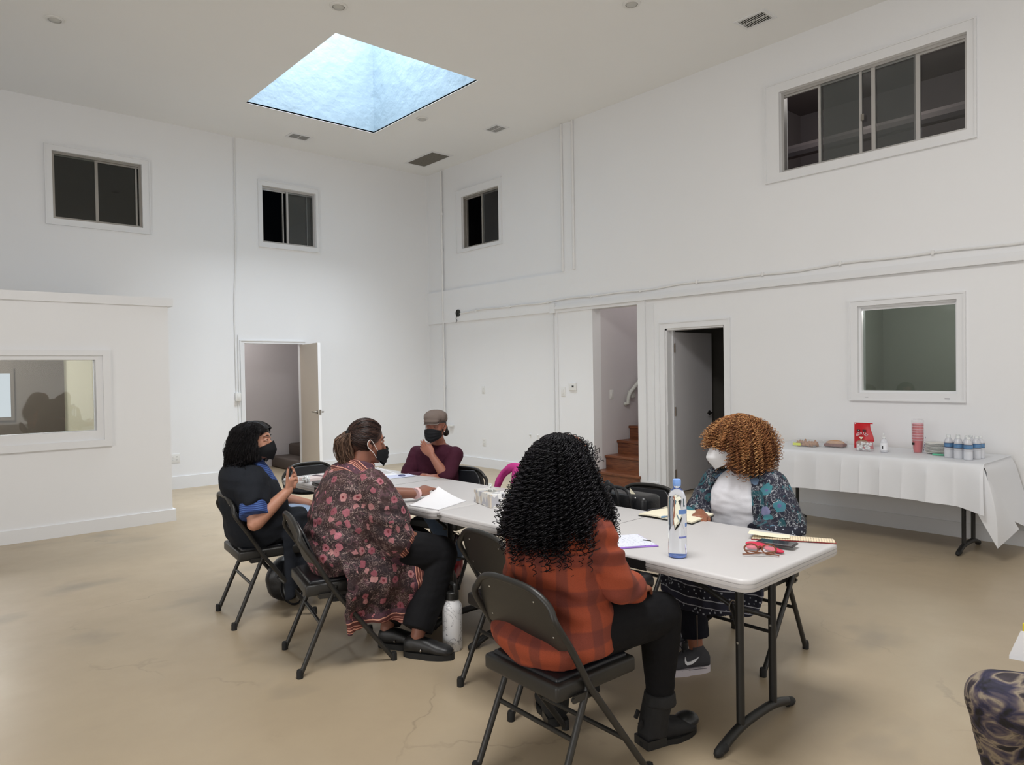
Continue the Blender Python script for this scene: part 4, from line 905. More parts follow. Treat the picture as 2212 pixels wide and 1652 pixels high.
# marble flask on the floor
t = wthing('marble_flask', (-4.655, -6.905, 0), 'white marble patterned metal flask with black cap on the floor by the table leg', 'flask')
mb = N('marble print'); mb.base(mb.ramp(mb.noise(9, 5, dist=2.5), [(.485, (222, 222, 224)), (.497, (120, 120, 128)), (.503, (110, 110, 118)), (.515, (226, 226, 228))])); mb.set(Roughness=.35)
C = (-4.655, -6.905, 0); cyl_at(t, 'flask_body', [(0, 0), (.048, 0), (.053, .006), (.054, .22), (.050, .245), (.036, .262), (.034, .275)], C, mb.m); cyl_at(t, 'cap', [(.037, .272), (.038, .31), (.034, .315), (0, .315)], C, BLK); S().tube([(-4.655, -6.935, .30), (-4.655, -6.935, .34), (-4.655, -6.925, .352), (-4.655, -6.89, .352), (-4.655, -6.875, .34), (-4.655, -6.875, .30)], .011, 8, sub=3).ob('cap_handle', BLK, t, True)
# black bags on the floor
t = wthing('floor_bag', (-4.90, -5.50, 0), 'black bag with loose straps on the floor under the woman in the black shawl', 'bag')
s = S(); s.ell((-4.95, -5.45, .14), (.14, .10, .15)).fuse('bag_body', LE, t, .008, 2, disp=lambda p: .01*noise.noise(p*12))
for k in range(2): S().tube([(-5.0, -5.53, .22), (-5.03-.02*k, -5.60, .10), (-5.0, -5.62+.02*k, .02), (-4.93, -5.60, .012), (-4.88, -5.55, .10)], .006, 8, sub=5).ob('strap', LE, t, True)
t = wthing('floor_bag', (-4.45, -6.45, 0), 'dark rounded bag standing under the table behind the kimono woman', 'bag')
S().ell((-4.42, -6.42, .20), (.10, .18, .20)).fuse('bag_body', mat('black nylon', (18, 18, 22), .6, var=.1), t, .008, 2, disp=lambda p: .01*noise.noise(p*10)); S().tube([(-4.42, -6.55, .35), (-4.42, -6.48, .44), (-4.42, -6.38, .45), (-4.42, -6.30, .35)], .008, 8, sub=4).ob('strap', LE, t, True)
# ================================================================ people
def skin_mat(name, c):
    n = N(name); c = lin(c); hi = tuple(min(1, v*1.1) for v in c[:3])+(1,); lo = tuple(v*.88 for v in c[:3])+(1,)
    n.base(n.mix(n.noise(14, 4), lo, hi)); n.set(Roughness=.5); n.b.inputs['Subsurface Weight'].default_value = .12; n.b.inputs['Subsurface Radius'].default_value = (.02, .008, .004); n.b.inputs['Subsurface Scale'].default_value = .3
    n.bump(n.noise(160, 3), .08, .002); return n.m
def cloth_mat(name, c, var=.1, rough=.85, bs=140, bstr=.25, sheen=.0):
    n = N(name); c = lin(c); hi = tuple(min(1, v*(1+var)) for v in c[:3])+(1,); lo = tuple(v*(1-var) for v in c[:3])+(1,)
    n.base(n.mix(n.noise(9), lo, hi)); n.set(Roughness=rough); n.b.inputs['Sheen Weight'].default_value = 0; n.b.inputs['Specular IOR Level'].default_value = .2
    n.bump(n.noise(bs, 4), bstr, .003); return n.m
def hair_mat(name, stops, rough=.38):
    n = N(name); g = n.n('ShaderNodeNewGeometry'); n.base(n.ramp(g.outputs['Random Per Island'], stops)); n.set(Roughness=rough); n.b.inputs['Specular IOR Level'].default_value = .22; return n.m
EYEW = mat('eye white', (214, 206, 200), .2, var=0); IRIS = mat('iris brown', (40, 24, 18), .1, var=0); MASKB = cloth_mat('black mask', (22, 23, 26), .05, .7, 200, .1, .0); MASKW = cloth_mat('white mask', (226, 226, 228), .02, .7, 200, .1, .0)
def frame3(yaw, pitch=0, roll=0): return Matrix.Rotation(yaw, 3, 'Z') @ Matrix.Rotation(-pitch, 3, 'Y') @ Matrix.Rotation(roll, 3, 'X')
class Head:
    def __init__(s, c, yaw, pitch=0, roll=0, k=.94): s.c = V(*c); s.M = frame3(math.radians(yaw), math.radians(pitch), math.radians(roll)); s.k = k
    def w(s, x, y, z): return s.c + s.M @ (V(x, y, z)*s.k)
    def e(s, S_, x, y, z, a, b, c, ry=0): S_.ell(s.w(x, y, z), (a*s.k, b*s.k, c*s.k), s.M @ Matrix.Rotation(ry, 3, 'Y')); return s
    def build(s, S_, neck, nr=.056):
        s.e(S_, -.012, 0, .035, .098, .077, .096).e(S_, .028, 0, -.015, .066, .063, .088).e(S_, .034, 0, -.075, .05, .047, .042).e(S_, .066, 0, -.098, .02, .022, .016)
        s.e(S_, .073, 0, .036, .02, .050, .016).e(S_, .052, .034, -.030, .028, .025, .028).e(S_, .052, -.034, -.030, .028, .025, .028).e(S_, -.01, 0, -.05, .06, .055, .05)
        S_.tube([s.w(.085, 0, .012), s.w(.100, 0, -.018), s.w(.106, 0, -.032)], [.009*s.k, .012*s.k, .015*s.k], 10, sub=3, caps='round')
        for sg in (-1, 1):
            S_.tube([s.w(.0, .073*sg, .018), s.w(-.014, .083*sg, .022), s.w(-.022, .085*sg, .002), s.w(-.012, .080*sg, -.020), s.w(.0, .074*sg, -.034)], [.006, .0075, .007, .0065, .007], 8, sub=4, caps='round')
            s.e(S_, -.004, .076*sg, -.004, .014, .005, .024)
        n0 = V(*neck); a = s.w(-.022, 0, -.045); b = s.w(-.028, 0, -.085)
        S_.tube([a, b, b.lerp(n0, .55), n0], [nr, nr*.98, nr, nr*1.18], 20, sub=3)
    def eyes(s, parent, lid, browm):
        for sg in (-1, 1):
            e = S().ell(s.w(.0735, .031*sg, .012), (.0118*s.k,)*3, seg=16, rings=10).ob('eye', EYEW, parent, True)
            S().ell(s.w(.0822, .031*sg, .012), (.0042*s.k, .0062*s.k, .0062*s.k), s.M, 12, 8).ob('iris', IRIS, e, True)
            S().tube([s.w(.070, (.031+.018)*sg, .009), s.w(.082, (.031+.008)*sg, .018), s.w(.0855, .031*sg, .0195), s.w(.084, (.031-.009)*sg, .017), s.w(.078, (.031-.017)*sg, .010)], .0042, 8, sub=3, caps='round').ob('upper_eyelid', lid, parent, True)
            S().tube([s.w(.070, (.031+.017)*sg, .008), s.w(.0825, .031*sg, .0035), s.w(.077, (.031-.016)*sg, .008)], .0034, 8, sub=4, caps='round').ob('lower_eyelid', lid, parent, True)
            S().tube([s.w(.068, (.031+.026)*sg, .034), s.w(.087, (.031+.006)*sg, .043), s.w(.091, (.031-.018)*sg, .037)], [.0018, .0042, .003], 8, sub=4, caps='round', flat=.6).ob('eyebrow', browm, parent, True)
    def mask(s, parent, m_, loopm, point=.0, drop=0.):
        def fn(u, v):
            a = 2*u-1; zt = (.000-.022*abs(a)**1.2) if not point else (.004-.040*abs(a)); zb = (-.118 if not point else -.128)+.045*abs(a); z = zt+(zb-zt)*v
            y = .071*math.sin(a*PI/2*.96)
            c = (1-abs(a)**2.2) if not point else (1-abs(a)**1.55); x = (.038+(.082+.014*(1-(2*v-1)**2))*c-.012*v*c) if not point else (.034+(.080+.040*point*(1-abs(2*v-.95)**1.25))*c-.010*v*c)
            if not point: x += .0022*math.sin(v*PI*8)*c
            return s.w(x, y, z-drop)
        mo = S().sheet(fn, 28, 20, .0025).ob('mask', m_, parent, True)
        for sg in (-1, 1):
            S().tube([s.w(.042, .070*sg, -.026-drop), s.w(.01, .083*sg, .005), s.w(-.014, .090*sg, .026), s.w(-.028, .088*sg, .006), s.w(-.018, .086*sg, -.022), s.w(.012, .080*sg, -.046), s.w(.044, .066*sg, -.072-drop)], .0018, 6, sub=5).ob('ear_loop', loopm, mo, True)
def hand(S_, wrist, d, back, thumb, curl=(.35, .4, .45, .5), k=1., tcurl=.3, spread=.06, topen=.6, fanout=None):
    """wrist point, d = finger direction, back = direction the back of the hand faces, thumb = +1/-1 along back x d"""
    X = V(*d).normalized(); Z = V(*back); Z = (Z-X*Z.dot(X)).normalized(); Y = Z.cross(X)*thumb; w_ = V(*wrist)
    def P(x, y, z): return w_ + (X*x+Y*y+Z*z)*k
    S_.loft([(P(-.015, 0, 0), Y*.026*k, Z*.019*k), (P(.015, 0, 0), Y*.029*k, Z*.0175*k), (P(.05, .001, 0), Y*.039*k, Z*.0155*k), (P(.085, 0, 0), Y*.041*k, Z*.013*k), (P(.097, 0, -.001), Y*.036*k, Z*.010*k)], 18, 3)
    L = (.074, .082, .076, .060)
    for i in range(4):
        y = .030-.0195*i; ang = (1.5-i)*spread; b = P(.088-.004*abs(i-1), y, 0); a = 0.; pts = [P(.07, y*.95, 0), b]; c = b
        for j, (fr_, cr) in enumerate(((.45, .9), (.31, 1.1), (.24, .8))):
            a += curl[i]*cr; dr = (X*math.cos(a)*math.cos(ang)+Y*math.sin(ang)*math.cos(a)-Z*math.sin(a)); c = c+dr*L[i]*fr_*k; pts.append(c)
        S_.tube(pts, [.0095*k, .0092*k, .0084*k, .0076*k, .0062*k], 12, sub=4, caps='round')
    t0 = P(.012, .022, -.004); t1 = P(.036, .022+.026*topen, -.012*tcurl-.004); t2 = P(.066, .026+.034*topen, -.03*tcurl-.004); t3 = P(.088, .026+.032*topen, -.055*tcurl-.004)
    S_.tube([t0, t1, t2, t3], [.014*k, .012*k, .0095*k, .0075*k], 12, sub=4, caps='round')
    return [P(.1, .03, 0)]
def torso(S_, rings, yaw, lean=0, off=0., p=2.3, seg=28):
    yw = math.radians(yaw); f = V(math.cos(yw), math.sin(yw), 0); l = V(-f.y, f.x, 0); R = []
    for i, (c, hw, hd) in enumerate(rings):
        a = V(*rings[max(i-1, 0)][0]); b = V(*rings[min(i+1, len(rings)-1)][0]); t = (b-a).normalized(); fd = (f-t*f.dot(t)).normalized()
        R.append((V(*c), l*(hw+off), fd*(hd+off)))
    S_.loft(R, seg, 4, p)
def ftub(S_, pts, r, off=0., flat=False, sub=5, seg=20, caps='round'):
    if caps == 'flat': q = (r[0] if isinstance(r, (list, tuple)) else r)+off; S_.ell(pts[0], (q, q, q), None, 18, 12)
    S_.tube(pts, [q+off for q in (r if isinstance(r, (list, tuple)) else [r]*len(pts))], seg, sub=sub, caps=caps)
def strands(name, P, rad, mats, parent, seg=4):
    """P (n,k,3) world; one mesh of thin tubes"""
    P = np.asarray(P, 'f'); n, k, _ = P.shape; T = np.gradient(P, axis=1); T /= np.linalg.norm(T, axis=2, keepdims=True)+1e-9
    ref = np.array([.31, .52, .79], 'f'); U = np.cross(T, ref); U /= np.linalg.norm(U, axis=2, keepdims=True)+1e-9; W_ = np.cross(T, U)
    rad = np.broadcast_to(np.asarray(rad, 'f'), (n, k))[..., None]; vs = np.empty((n, k, seg, 3), 'f')
    for s_ in range(seg): a = 2*PI*s_/seg; vs[:, :, s_] = P+(U*math.cos(a)+W_*math.sin(a))*rad
    org = np.array(parent_origin(parent), 'f'); vs = vs.reshape(-1, 3)-org
    i, j, s_ = np.meshgrid(np.arange(n), np.arange(k-1), np.arange(seg), indexing='ij'); b = (i*k+j)*seg; s2 = (s_+1) % seg
    F = np.stack([b+s_, b+s2, b+seg+s2, b+seg+s_], -1).reshape(-1, 4)
    me = bpy.data.meshes.new(name); me.vertices.add(len(vs)); me.vertices.foreach_set('co', vs.ravel()); me.loops.add(F.size); me.loops.foreach_set('vertex_index', F.ravel().astype('i'))
    me.polygons.add(len(F)); me.polygons.foreach_set('loop_start', np.arange(0, F.size, 4, dtype='i')); me.polygons.foreach_set('loop_total', np.full(len(F), 4, 'i')); me.update(calc_edges=True); me.validate()
    me.polygons.foreach_set('use_smooth', np.ones(len(F), bool))
    for mm in (mats if isinstance(mats, (list, tuple)) else [mats]): me.materials.append(mm)
    o = bpy.data.objects.new(name, me); COL.objects.link(o); o.parent = parent; return o
def bell(cx, cy, prof, n, k, depth=1., face=None, zend=None, curl=(.009, .028), frac=(.72, 1.), rs=None, zface=1.13, jitter=.01, ztop=None, flare=0.):
    """hair falling over a bell-shaped volume; face=(yaw deg, half angle deg) stays open below zface"""
    r = rs or np.random.default_rng(3); zp = np.array([p[0] for p in prof]); rp = np.array([p[1] for p in prof])
    o = np.argsort(zp); zp = zp[o]; rp = rp[o]; R = lambda z: np.interp(z, zp, rp); out = []
    while len(out) < n:
        ph = r.uniform(-PI, PI); fr = r.uniform(*frac); z0 = r.uniform(zp[-1]-.02, zp[-1]) if r.random() < .55 else r.uniform(zp[-1]-.12, zp[-1])
        z1 = r.uniform(*(zend or (zp[0], zp[0]+.08)))
        if face is not None:
            da = (ph-math.radians(face[0])+PI) % (2*PI)-PI
            if abs(da) < math.radians(face[1]): z1 = max(z1, zface+r.uniform(0, .03)-.02*(abs(da)/math.radians(face[1]))**2)
        if z1 > z0-.03: continue
        t = np.linspace(0, 1, k); z = z0+(z1-z0)*t; rr = R(z)*fr*(1-r.uniform(0, .65)*np.clip(1-t*5, 0, 1))*(1+flare*t*t*r.uniform(-.3, 1)); drift = ph+r.uniform(-.25, .25)*t
        p = np.stack([cx+depth*rr*np.cos(drift), cy+rr*np.sin(drift), z], 1)
        p += (r.uniform(-1, 1, 3)*jitter)[None]*t[:, None]
        L = np.sum(np.linalg.norm(np.diff(p, axis=0), axis=1)); turns = L/curl[1]*r.uniform(.85, 1.2); a = 2*PI*turns*t+r.uniform(0, 6.28); cr = curl[0]*r.uniform(.7, 1.25)*np.minimum(1, t*5+.25)
        T = np.gradient(p, axis=0); T /= np.linalg.norm(T, axis=1, keepdims=True)+1e-9; ref = np.array([math.cos(ph), math.sin(ph), .1]); U = ref-T*(T@ref)[:, None]; U /= np.linalg.norm(U, axis=1, keepdims=True)+1e-9; W_ = np.cross(T, U)
        out.append(p+U*(np.cos(a)*cr)[:, None]+W_*(np.sin(a)*cr)[:, None])
    return np.array(out)
def shoe(name, parent, heel, toe, m_, sole, h=.085, w_=.046, ankle=None, solem=None, ar=.045, boot=0.):
    h0 = V(*heel, 0); t0 = V(*toe, 0); X = (t0-h0).normalized(); L = (t0-h0).length; Y = V(-X.y, X.x, 0); Z = V(0, 0, 1)
    P = lambda x, y, z: h0+X*x*L+Y*y+Z*z
    s = S(); s.loft([(P(.02, 0, sole+.035), Y*w_*.7, Z*.035), (P(.14, 0, sole+.045), Y*w_*.85, Z*.045), (P(.4, 0, sole+.040), Y*w_*.92, Z*.042), (P(.68, 0, sole+.028), Y*w_*1.08, Z*.030), (P(.88, 0, sole+.021), Y*w_*.95, Z*.023), (P(.99, 0, sole+.016), Y*w_*.45, Z*.013)], 20, 4, 2.4)
    if ankle is not None:
        a = V(*ankle); s.tube([P(.2, 0, sole+.03), P(.2, 0, sole+.07).lerp(a, .4), a], [ar*1.0, ar, ar*1.02], 18, sub=3)
    up = s.fuse(name, m_, parent, .005, 3, disp=lambda p: .0015*noise.noise(p*30))
    out = []
    for k in range(40):
        a = 2*PI*k/40; c = math.cos(a); sn = math.sin(a); x = .5+.515*c; wy = (w_*1.1)*(.86 if x < .45 else 1.0 if x < .85 else .95)*abs(sn)**.75*math.copysign(1, sn); out.append((x, wy))
    S().prism(out, lambda x, y, t: P(x, y, t), 0., sole+.008).ob('sole', solem or BLKR, up, True)
    return up, P
def belly(p, a=.006, f=9.): return a*noise.noise(p*f)+a*.5*noise.noise(V(p.x*f*1.2, p.y*f*1.2, p.z*f*3.3))
def fold(a=.006, f=9.): return lambda p: belly(p, a, f)
SEATZ = .462
# ---------------------------------------------------------------- woman in the orange plaid shirt (nearest, seen from behind)
pl = N('orange plaid flannel'); sx = pl.sep(); ang_ = pl.math('MULTIPLY', pl.math('ARCTAN2', sx[1], pl.math('MULTIPLY', sx[0], -1.)), .235)
def stripe(c, per, w0, w1, ph=0.): f = pl.math('FRACT', pl.math('MULTIPLY_ADD', c, 1/per, ph)); return pl.math('MULTIPLY', pl.ramp(f, [(w0, (0, 0, 0, 1)), (w0+.05, (1, 1, 1, 1))]), pl.ramp(f, [(w1-.05, (1, 1, 1, 1)), (w1, (0, 0, 0, 1))]))
va_ = stripe(ang_, .125, .1, .55, .3); vb_ = stripe(sx[2], .135, .12, .56, .1)
c0 = pl.mix(pl.math('MULTIPLY', va_, .55), lin((150, 66, 38)), lin((90, 44, 38))); c0 = pl.mix(pl.math('MULTIPLY', vb_, .55), c0, lin((92, 40, 36)))
th = pl.ramp(pl.noise(240, 2, pl.mapc((1, 1, 5))), [(.35, (.82, .82, .82, 1)), (.65, (1.1, 1.1, 1.1, 1))]); pl.base(pl.mix(1.0, c0, th, 'MULTIPLY')); pl.set(Roughness=.85); pl.bump(pl.noise(180, 3), .25, .002)
SK4 = skin_mat('skin deep brown', (132, 78, 56)); BLKC = cloth_mat('black stretch fabric', (17, 17, 20), .1, .8, 120, .2, .0); BOOT = mat('black boot suede', (20, 20, 22), .75, var=.1, bs=100, bstr=.2); BOOTL = mat('black boot leather', (34, 35, 36), .35, var=.1)
t = wthing('person', (-5.10, -8.12, 0), 'person with long black curly hair in an orange plaid shirt, seated back to the camera', 'person')
hd = Head((-5.005, -8.14, 1.135), 2, -4); s = S(); hd.build(s, (-5.045, -8.13, .985))
TR4 = [((-5.09, -8.12, .475), .16, .13), ((-5.10, -8.12, .56), .17, .14), ((-5.09, -8.12, .70), .15, .12), ((-5.07, -8.13, .84), .15, .11), ((-5.055, -8.13, .93), .15, .09), ((-5.045, -8.13, .985), .075, .06), ((-5.04, -8.13, 1.01), .055, .05)]
torso(s, TR4, 0)
RS4, RE4, RW4 = (-5.055, -8.29, .925), (-4.985, -8.352, .735), (-4.83, -8.305, .672); LS4, LE4, LW4 = (-5.055, -7.955, .925), (-4.99, -7.875, .735), (-4.82, -8.00, .68)
for a, b, c in ((RS4, RE4, RW4), (LS4, LE4, LW4)): ftub(s, [a, b], [.045, .038]); ftub(s, [b, c], [.038, .026])
hand(s, RW4, (.9, .35, -.12), (-.1, -.2, 1), 1, (.35, .45, .5, .55)); hand(s, LW4, (.9, -.35, -.1), (-.1, .2, 1), -1, (.4, .45, .5, .55))
KR, AR, KL, AL = (-4.635, -8.27, .525), (-4.635, -8.262, .13), (-4.64, -7.99, .525), (-4.80, -7.87, .13)
for sy, K, A in ((-1, KR, AR), (1, KL, AL)): ftub(s, [(-5.06, -8.12+.09*sy, .545), K], [.085, .055]); ftub(s, [K, (K[0]*.45+A[0]*.55, K[1]*.45+A[1]*.55, .30), A], [.055, .05, .035])
s.fuse('body', SK4, t, .005, 4)
s = S(); torso(s, [((-5.09, -8.12, .478), .205, .165), ((-5.095, -8.12, .51), .245, .195), ((-5.075, -8.12, .575), .236, .160), ((-5.065, -8.12, .67), .220, .15), ((-5.07, -8.12, .78), .208, .15), ((-5.07, -8.13, .89), .212, .145), ((-5.055, -8.13, .96), .165, .11), ((-5.045, -8.13, 1.0), .09, .07)], 0)
for a, b, c in ((RS4, RE4, RW4), (LS4, LE4, LW4)): ftub(s, [a, V(*a).lerp(V(*b), .5), b], [.082, .071, .062]); ftub(s, [b, V(*b).lerp(V(*c), .5), c], [.062, .055, .046], caps='flat')
for sy in (-1, 1): s.ell((-5.02, -8.12+.10*sy, .545), (.17, .115, .075))
def f4(p):
    v = belly(p, .010, 8)
    q = (p.z-.58)*6+(p.y+8.1)*3; v += .010*math.sin(p.z*70+4*noise.noise(p*6))*max(0, 1-abs(p.z-.86)/.1)*noise.noise(p*5+V(3, 3, 3))*2.0
    v += .010*math.sin((p.z*.8+(p.x+5.1)*.9+(p.y+8.3)*.7)*55)*max(0, 1-(V(p.x, p.y, p.z)-V(-5.02, -8.30, .78)).length/.14)
    v += .009*math.sin((p.z-(p.y+8.1)*.6)*60+2*noise.noise(p*7))*max(0, 1-abs(p.z-.70)/.12)
    return v
s.fuse('shirt', pl.m, t, .006, 5, disp=f4)
s = S()
for sy, K, A in ((-1, KR, AR), (1, KL, AL)):
    ftub(s, [(-5.10, -8.12+.09*sy, .545), (-4.88, -8.12+.125*sy, .553), K], [.118, .112, .086]); ftub(s, [K, (K[0]*.6+A[0]*.4, K[1]*.6+A[1]*.4, .36), (A[0], A[1], .19)], [.086, .072, .052], caps='flat')
s.fuse('trousers', BLKC, t, .006, 4, disp=fold(.003, 14))
for heel, toe, A in (((-4.705, -8.225), (-4.44, -8.285), AR), ((-4.835, -7.885), (-4.70, -7.66), AL)):
    b, P = shoe('boot', t, heel, toe, BOOT, .014, ankle=(A[0], A[1], .20), ar=.058, w_=.052)
    S().tube([V(A[0], A[1], .165), V(A[0], A[1], .215)], [.066, .062], 18).fuse('cuff', BOOT, b, .006, 2, disp=lambda p: .004*noise.noise(p*25))
    S().ell(P(.86, 0, .052), (.055, .047, .030), Matrix.Rotation(math.atan2(toe[1]-heel[1], toe[0]-heel[0]), 3, 'Z')).ob('toe_cap', BOOTL, b, True)
    S().rbox((-.012, -.004, -.012), (.012, .004, .022), .003, 2, Matrix.Translation(P(-.06, .01, .125)) @ Matrix.Rotation(.6, 4, 'Y')).rbox((-.012, -.004, -.02), (.012, .004, .012), .003, 2, Matrix.Translation(P(-.045, -.01, .10)) @ Matrix.Rotation(-.5, 4, 'Y')).ob('bow', BOOT, b, True)
    S().prism([(-.01, -.043), (.33, -.047), (.36, 0), (.33, .047), (-.01, .043)], lambda x, y, q: P(x, y, q), 0, .035).ob('heel', BOOTL, b)
H4 = hair_mat('black curls', [(0, (9, 9, 12)), (.6, (18, 17, 21)), (1, (34, 31, 37))], .42)
prof4 = [(.84, .170), (.90, .186), (.96, .188), (1.0, .178), (1.05, .158), (1.10, .140), (1.16, .122), (1.215, .096), (1.25, .06), (1.268, .015)]
s = S(); s.loft([((-5.068, -8.148, z), (.84*r*.86, 0, 0), (0, r*.86, 0)) for z, r in prof4[:8]], 28, 3); hr = s.fuse('hair', H4, t, .008, 3, disp=lambda p: .010*noise.noise(p*38)+.006*noise.noise(p*80))
strands('hair_curls', bell(-5.078, -8.148, prof4, 1750, 125, .90, (0, 40), (.825, .97), (.0095, .026), (.78, 1.05), zface=1.15, jitter=.045), .0015, H4, hr, 3)
# small black phone in the lap
t = wthing('black_pouch', (-4.71, -8.215, .655), 'small black rounded pouch held on the lap of the person in the orange shirt', 'pouch')
S().rbox((-4.76, -8.26, .622), (-4.64, -8.185, .685), .028, 5).ob('pouch', LE, t, True)
# ---------------------------------------------------------------- woman in the floral kimono
def floral(name, base_a, base_b, petals, heart, line, leaf, scale=15., line_amt=.8, big=.36, frac=.42):
    n = N(name); v = n.n('ShaderNodeTexVoronoi', i_Scale=scale, i_Randomness=.75); wob = n.n('ShaderNodeTexNoise', i_Scale=30., i_Detail=2.); n.link(n.co, wob.inputs['Vector'])
    vm = n.n('ShaderNodeVectorMath', operation='MULTIPLY_ADD'); n.link(wob.outputs['Color'], vm.inputs[0]); vm.inputs[1].default_value = (.022, .022, .022); n.link(n.co, vm.inputs[2]); n.link(vm.outputs[0], v.inputs['Vector'])
    d = v.outputs['Distance']; rnd = n.sep(v.outputs['Color'])
    v2 = n.n('ShaderNodeTexVoronoi', i_Scale=scale*3.4); n.link(vm.outputs[0], v2.inputs['Vector'])
    pet = n.math('MULTIPLY_ADD', n.ramp(v2.outputs['Distance'], [(.0, (0, 0, 0, 1)), (.6, (1, 1, 1, 1))]), -.10, big+.05)
    isf = n.math('MULTIPLY', n.math('LESS_THAN', d, pet), n.math('LESS_THAN', rnd[0], frac)); core = n.math('MULTIPLY', n.math('LESS_THAN', d, big*.36), isf)
    bg = n.mix(n.ramp(n.noise(7, 3), [(.42, (0, 0, 0, 1)), (.6, (1, 1, 1, 1))]), lin(base_a), lin(base_b))
    # leaves and curling pale lines
    w = n.n('ShaderNodeTexVoronoi', feature='DISTANCE_TO_EDGE', i_Scale=scale*1.9); n.link(vm.outputs[0], w.inputs['Vector']); ring = n.ramp(w.outputs['Distance'], [(.03, (1, 1, 1, 1)), (.075, (0, 0, 0, 1))])
    nz = n.noise(scale*1.6, 1, dist=2.2); thin = n.math('MULTIPLY', n.ramp(nz, [(.470, (0, 0, 0, 1)), (.487, (1, 1, 1, 1)), (.503, (1, 1, 1, 1)), (.52, (0, 0, 0, 1))]), n.math('GREATER_THAN', rnd[1], .3))
    lf = n.math('MULTIPLY', n.math('LESS_THAN', n.noise(scale*1.1, 1, n.mapc((1, 1, 1), loc=(5, 2, 1)), dist=1.5), .40), .9)
    c = n.mix(lf, bg, lin(leaf)); c = n.mix(n.math('MULTIPLY', ring, .07), c, lin(line)); c = n.mix(n.math('MULTIPLY', thin, line_amt), c, lin(line))
    pc = n.ramp(rnd[2], [(0, petals[0]), (.5, petals[1]), (1, petals[2])]); pc = n.mix(n.ramp(v2.outputs['Distance'], [(.1, (.0, .0, .0, 1)), (.7, (.3, .3, .3, 1))]), pc, lin(heart))
    c = n.mix(isf, c, pc); c = n.mix(core, c, lin(heart)); n.base(c); n.set(Roughness=.8); n.bump(n.noise(130, 3), .2, .002); return n
FLO = floral('burgundy floral print', (38, 24, 30), (56, 34, 34), [(182, 116, 128), (140, 78, 90), (192, 144, 142)], (110, 40, 50), (170, 146, 140), (80, 52, 60), 19., .72, .42, .66).m
bd_ = N('striped border print'); zc = bd_.sep(bd_.mapc((1, 1, 1))); 
def border(name, axis, scale, ph=0.):
    n = N(name); d = n.math('MULTIPLY_ADD', n.sep()[axis], scale, ph) if axis != 3 else n.math('MULTIPLY_ADD', n.math('ADD', n.sep()[0], n.sep()[2]), scale, ph); wv = n.math('MULTIPLY_ADD', n.noise(10, 2), .35, d); f = n.math('FRACT', wv)
    v = n.n('ShaderNodeTexVoronoi', i_Scale=46.); n.link(n.co, v.inputs['Vector']); dots = n.ramp(v.outputs['Distance'], [(.18, (190, 120, 126)), (.3, (60, 38, 50)), (.5, (84, 54, 66))])
    base = n.ramp(f, [(0, (104, 54, 46)), (.10, (214, 154, 134)), (.14, (104, 54, 46)), (.22, (200, 140, 124)), (.25, (92, 48, 44)), (.40, (220, 160, 140)), (.46, (70, 44, 56)), (.9, (70, 44, 56)), (.95, (210, 150, 132))], 'CONSTANT')
    inner = n.math('MULTIPLY', n.math('GREATER_THAN', f, .46), n.math('LESS_THAN', f, .88)); n.base(n.mix(inner, base, dots)); n.set(Roughness=.8); n.bump(n.noise(130, 3), .2, .002); return n.m
BH = border('hem border stripes', 2, 9.5, .1); BV = border('front border stripes', 0, 8.5, .35); BC = border('collar border stripes', 3, 9., .2)
SK2 = skin_mat('skin brown', (140, 92, 74)); SK2H = SK2
t = wthing('person', (-5.13, -6.54, 0), 'person with a brown ponytail in a burgundy floral kimono, seated facing the table', 'person')
hd = Head((-4.955, -6.56, 1.115), -12, -6); s = S(); hd.build(s, (-5.005, -6.545, .955), .056)
torso(s, [((-5.11, -6.54, .48), .15, .13), ((-5.12, -6.54, .58), .16, .13), ((-5.09, -6.54, .72), .15, .12), ((-5.05, -6.545, .84), .15, .11), ((-5.02, -6.55, .92), .14, .09), ((-5.005, -6.548, .97), .07, .055)], -14)
RS2, RE2, RW2 = (-5.02, -6.70, .905), (-4.93, -6.78, .665), (-4.745, -6.765, .575); LS2, LE2, LW2 = (-4.985, -6.395, .89), (-4.80, -6.40, .80), (-4.59, -6.495, .788)
ftub(s, [RS2, RE2], [.05, .042]); ftub(s, [RE2, RW2], [.042, .029]); ftub(s, [LS2, LE2], [.05, .042]); ftub(s, [LE2, LW2], [.042, .028])
hand(s, RW2, (.9, .25, -.25), (-.1, -.35, 1), 1, (.25, .3, .35, .4)); hand(s, LW2, (.93, .25, .22), (-.2, -.25, 1), -1, (.35, .5, .75, .9), 1., .7, .03, .25)
K2, A2, K2L, A2L = (-4.66, -6.80, .50), (-4.85, -6.855, .10), (-4.62, -6.52, .50), (-4.90, -6.63, .10)
for hy, K, A in ((-6.64, K2, A2), (-6.46, K2L, A2L)): ftub(s, [(-5.08, hy, .55), K], [.085, .06]); ftub(s, [K, V(*K).lerp(V(*A), .5), A], [.06, .05, .036])
s.fuse('body', SK2, t, .005, 4); hd.eyes(t, SK2, BLACK); hd.mask(t, MASKB, mat('white ear loop', (226, 222, 220), .6, var=0), 0, .012)
s = S(); torso(s, [((-5.11, -6.54, .480), .215, .165), ((-5.125, -6.54, .56), .245, .185), ((-5.11, -6.54, .68), .23, .175), ((-5.08, -6.54, .80), .215, .165), ((-5.05, -6.545, .89), .205, .15), ((-5.025, -6.548, .95), .155, .125), ((-5.00, -6.55, .995), .088, .088), ((-4.992, -6.552, 1.022), .074, .072)], -14)
ftub(s, [RS2, V(*RS2).lerp(V(*RE2), .5)+V(0, -.01, 0), V(*RE2)+V(-.01, -.01, -.01), (-4.885, -6.80, .615)], [.10, .112, .115, .095], caps='flat'); ftub(s, [LS2, V(*LS2).lerp(V(*LE2), .6), (-4.76, -6.42, .79)], [.10, .09, .08], caps='flat')
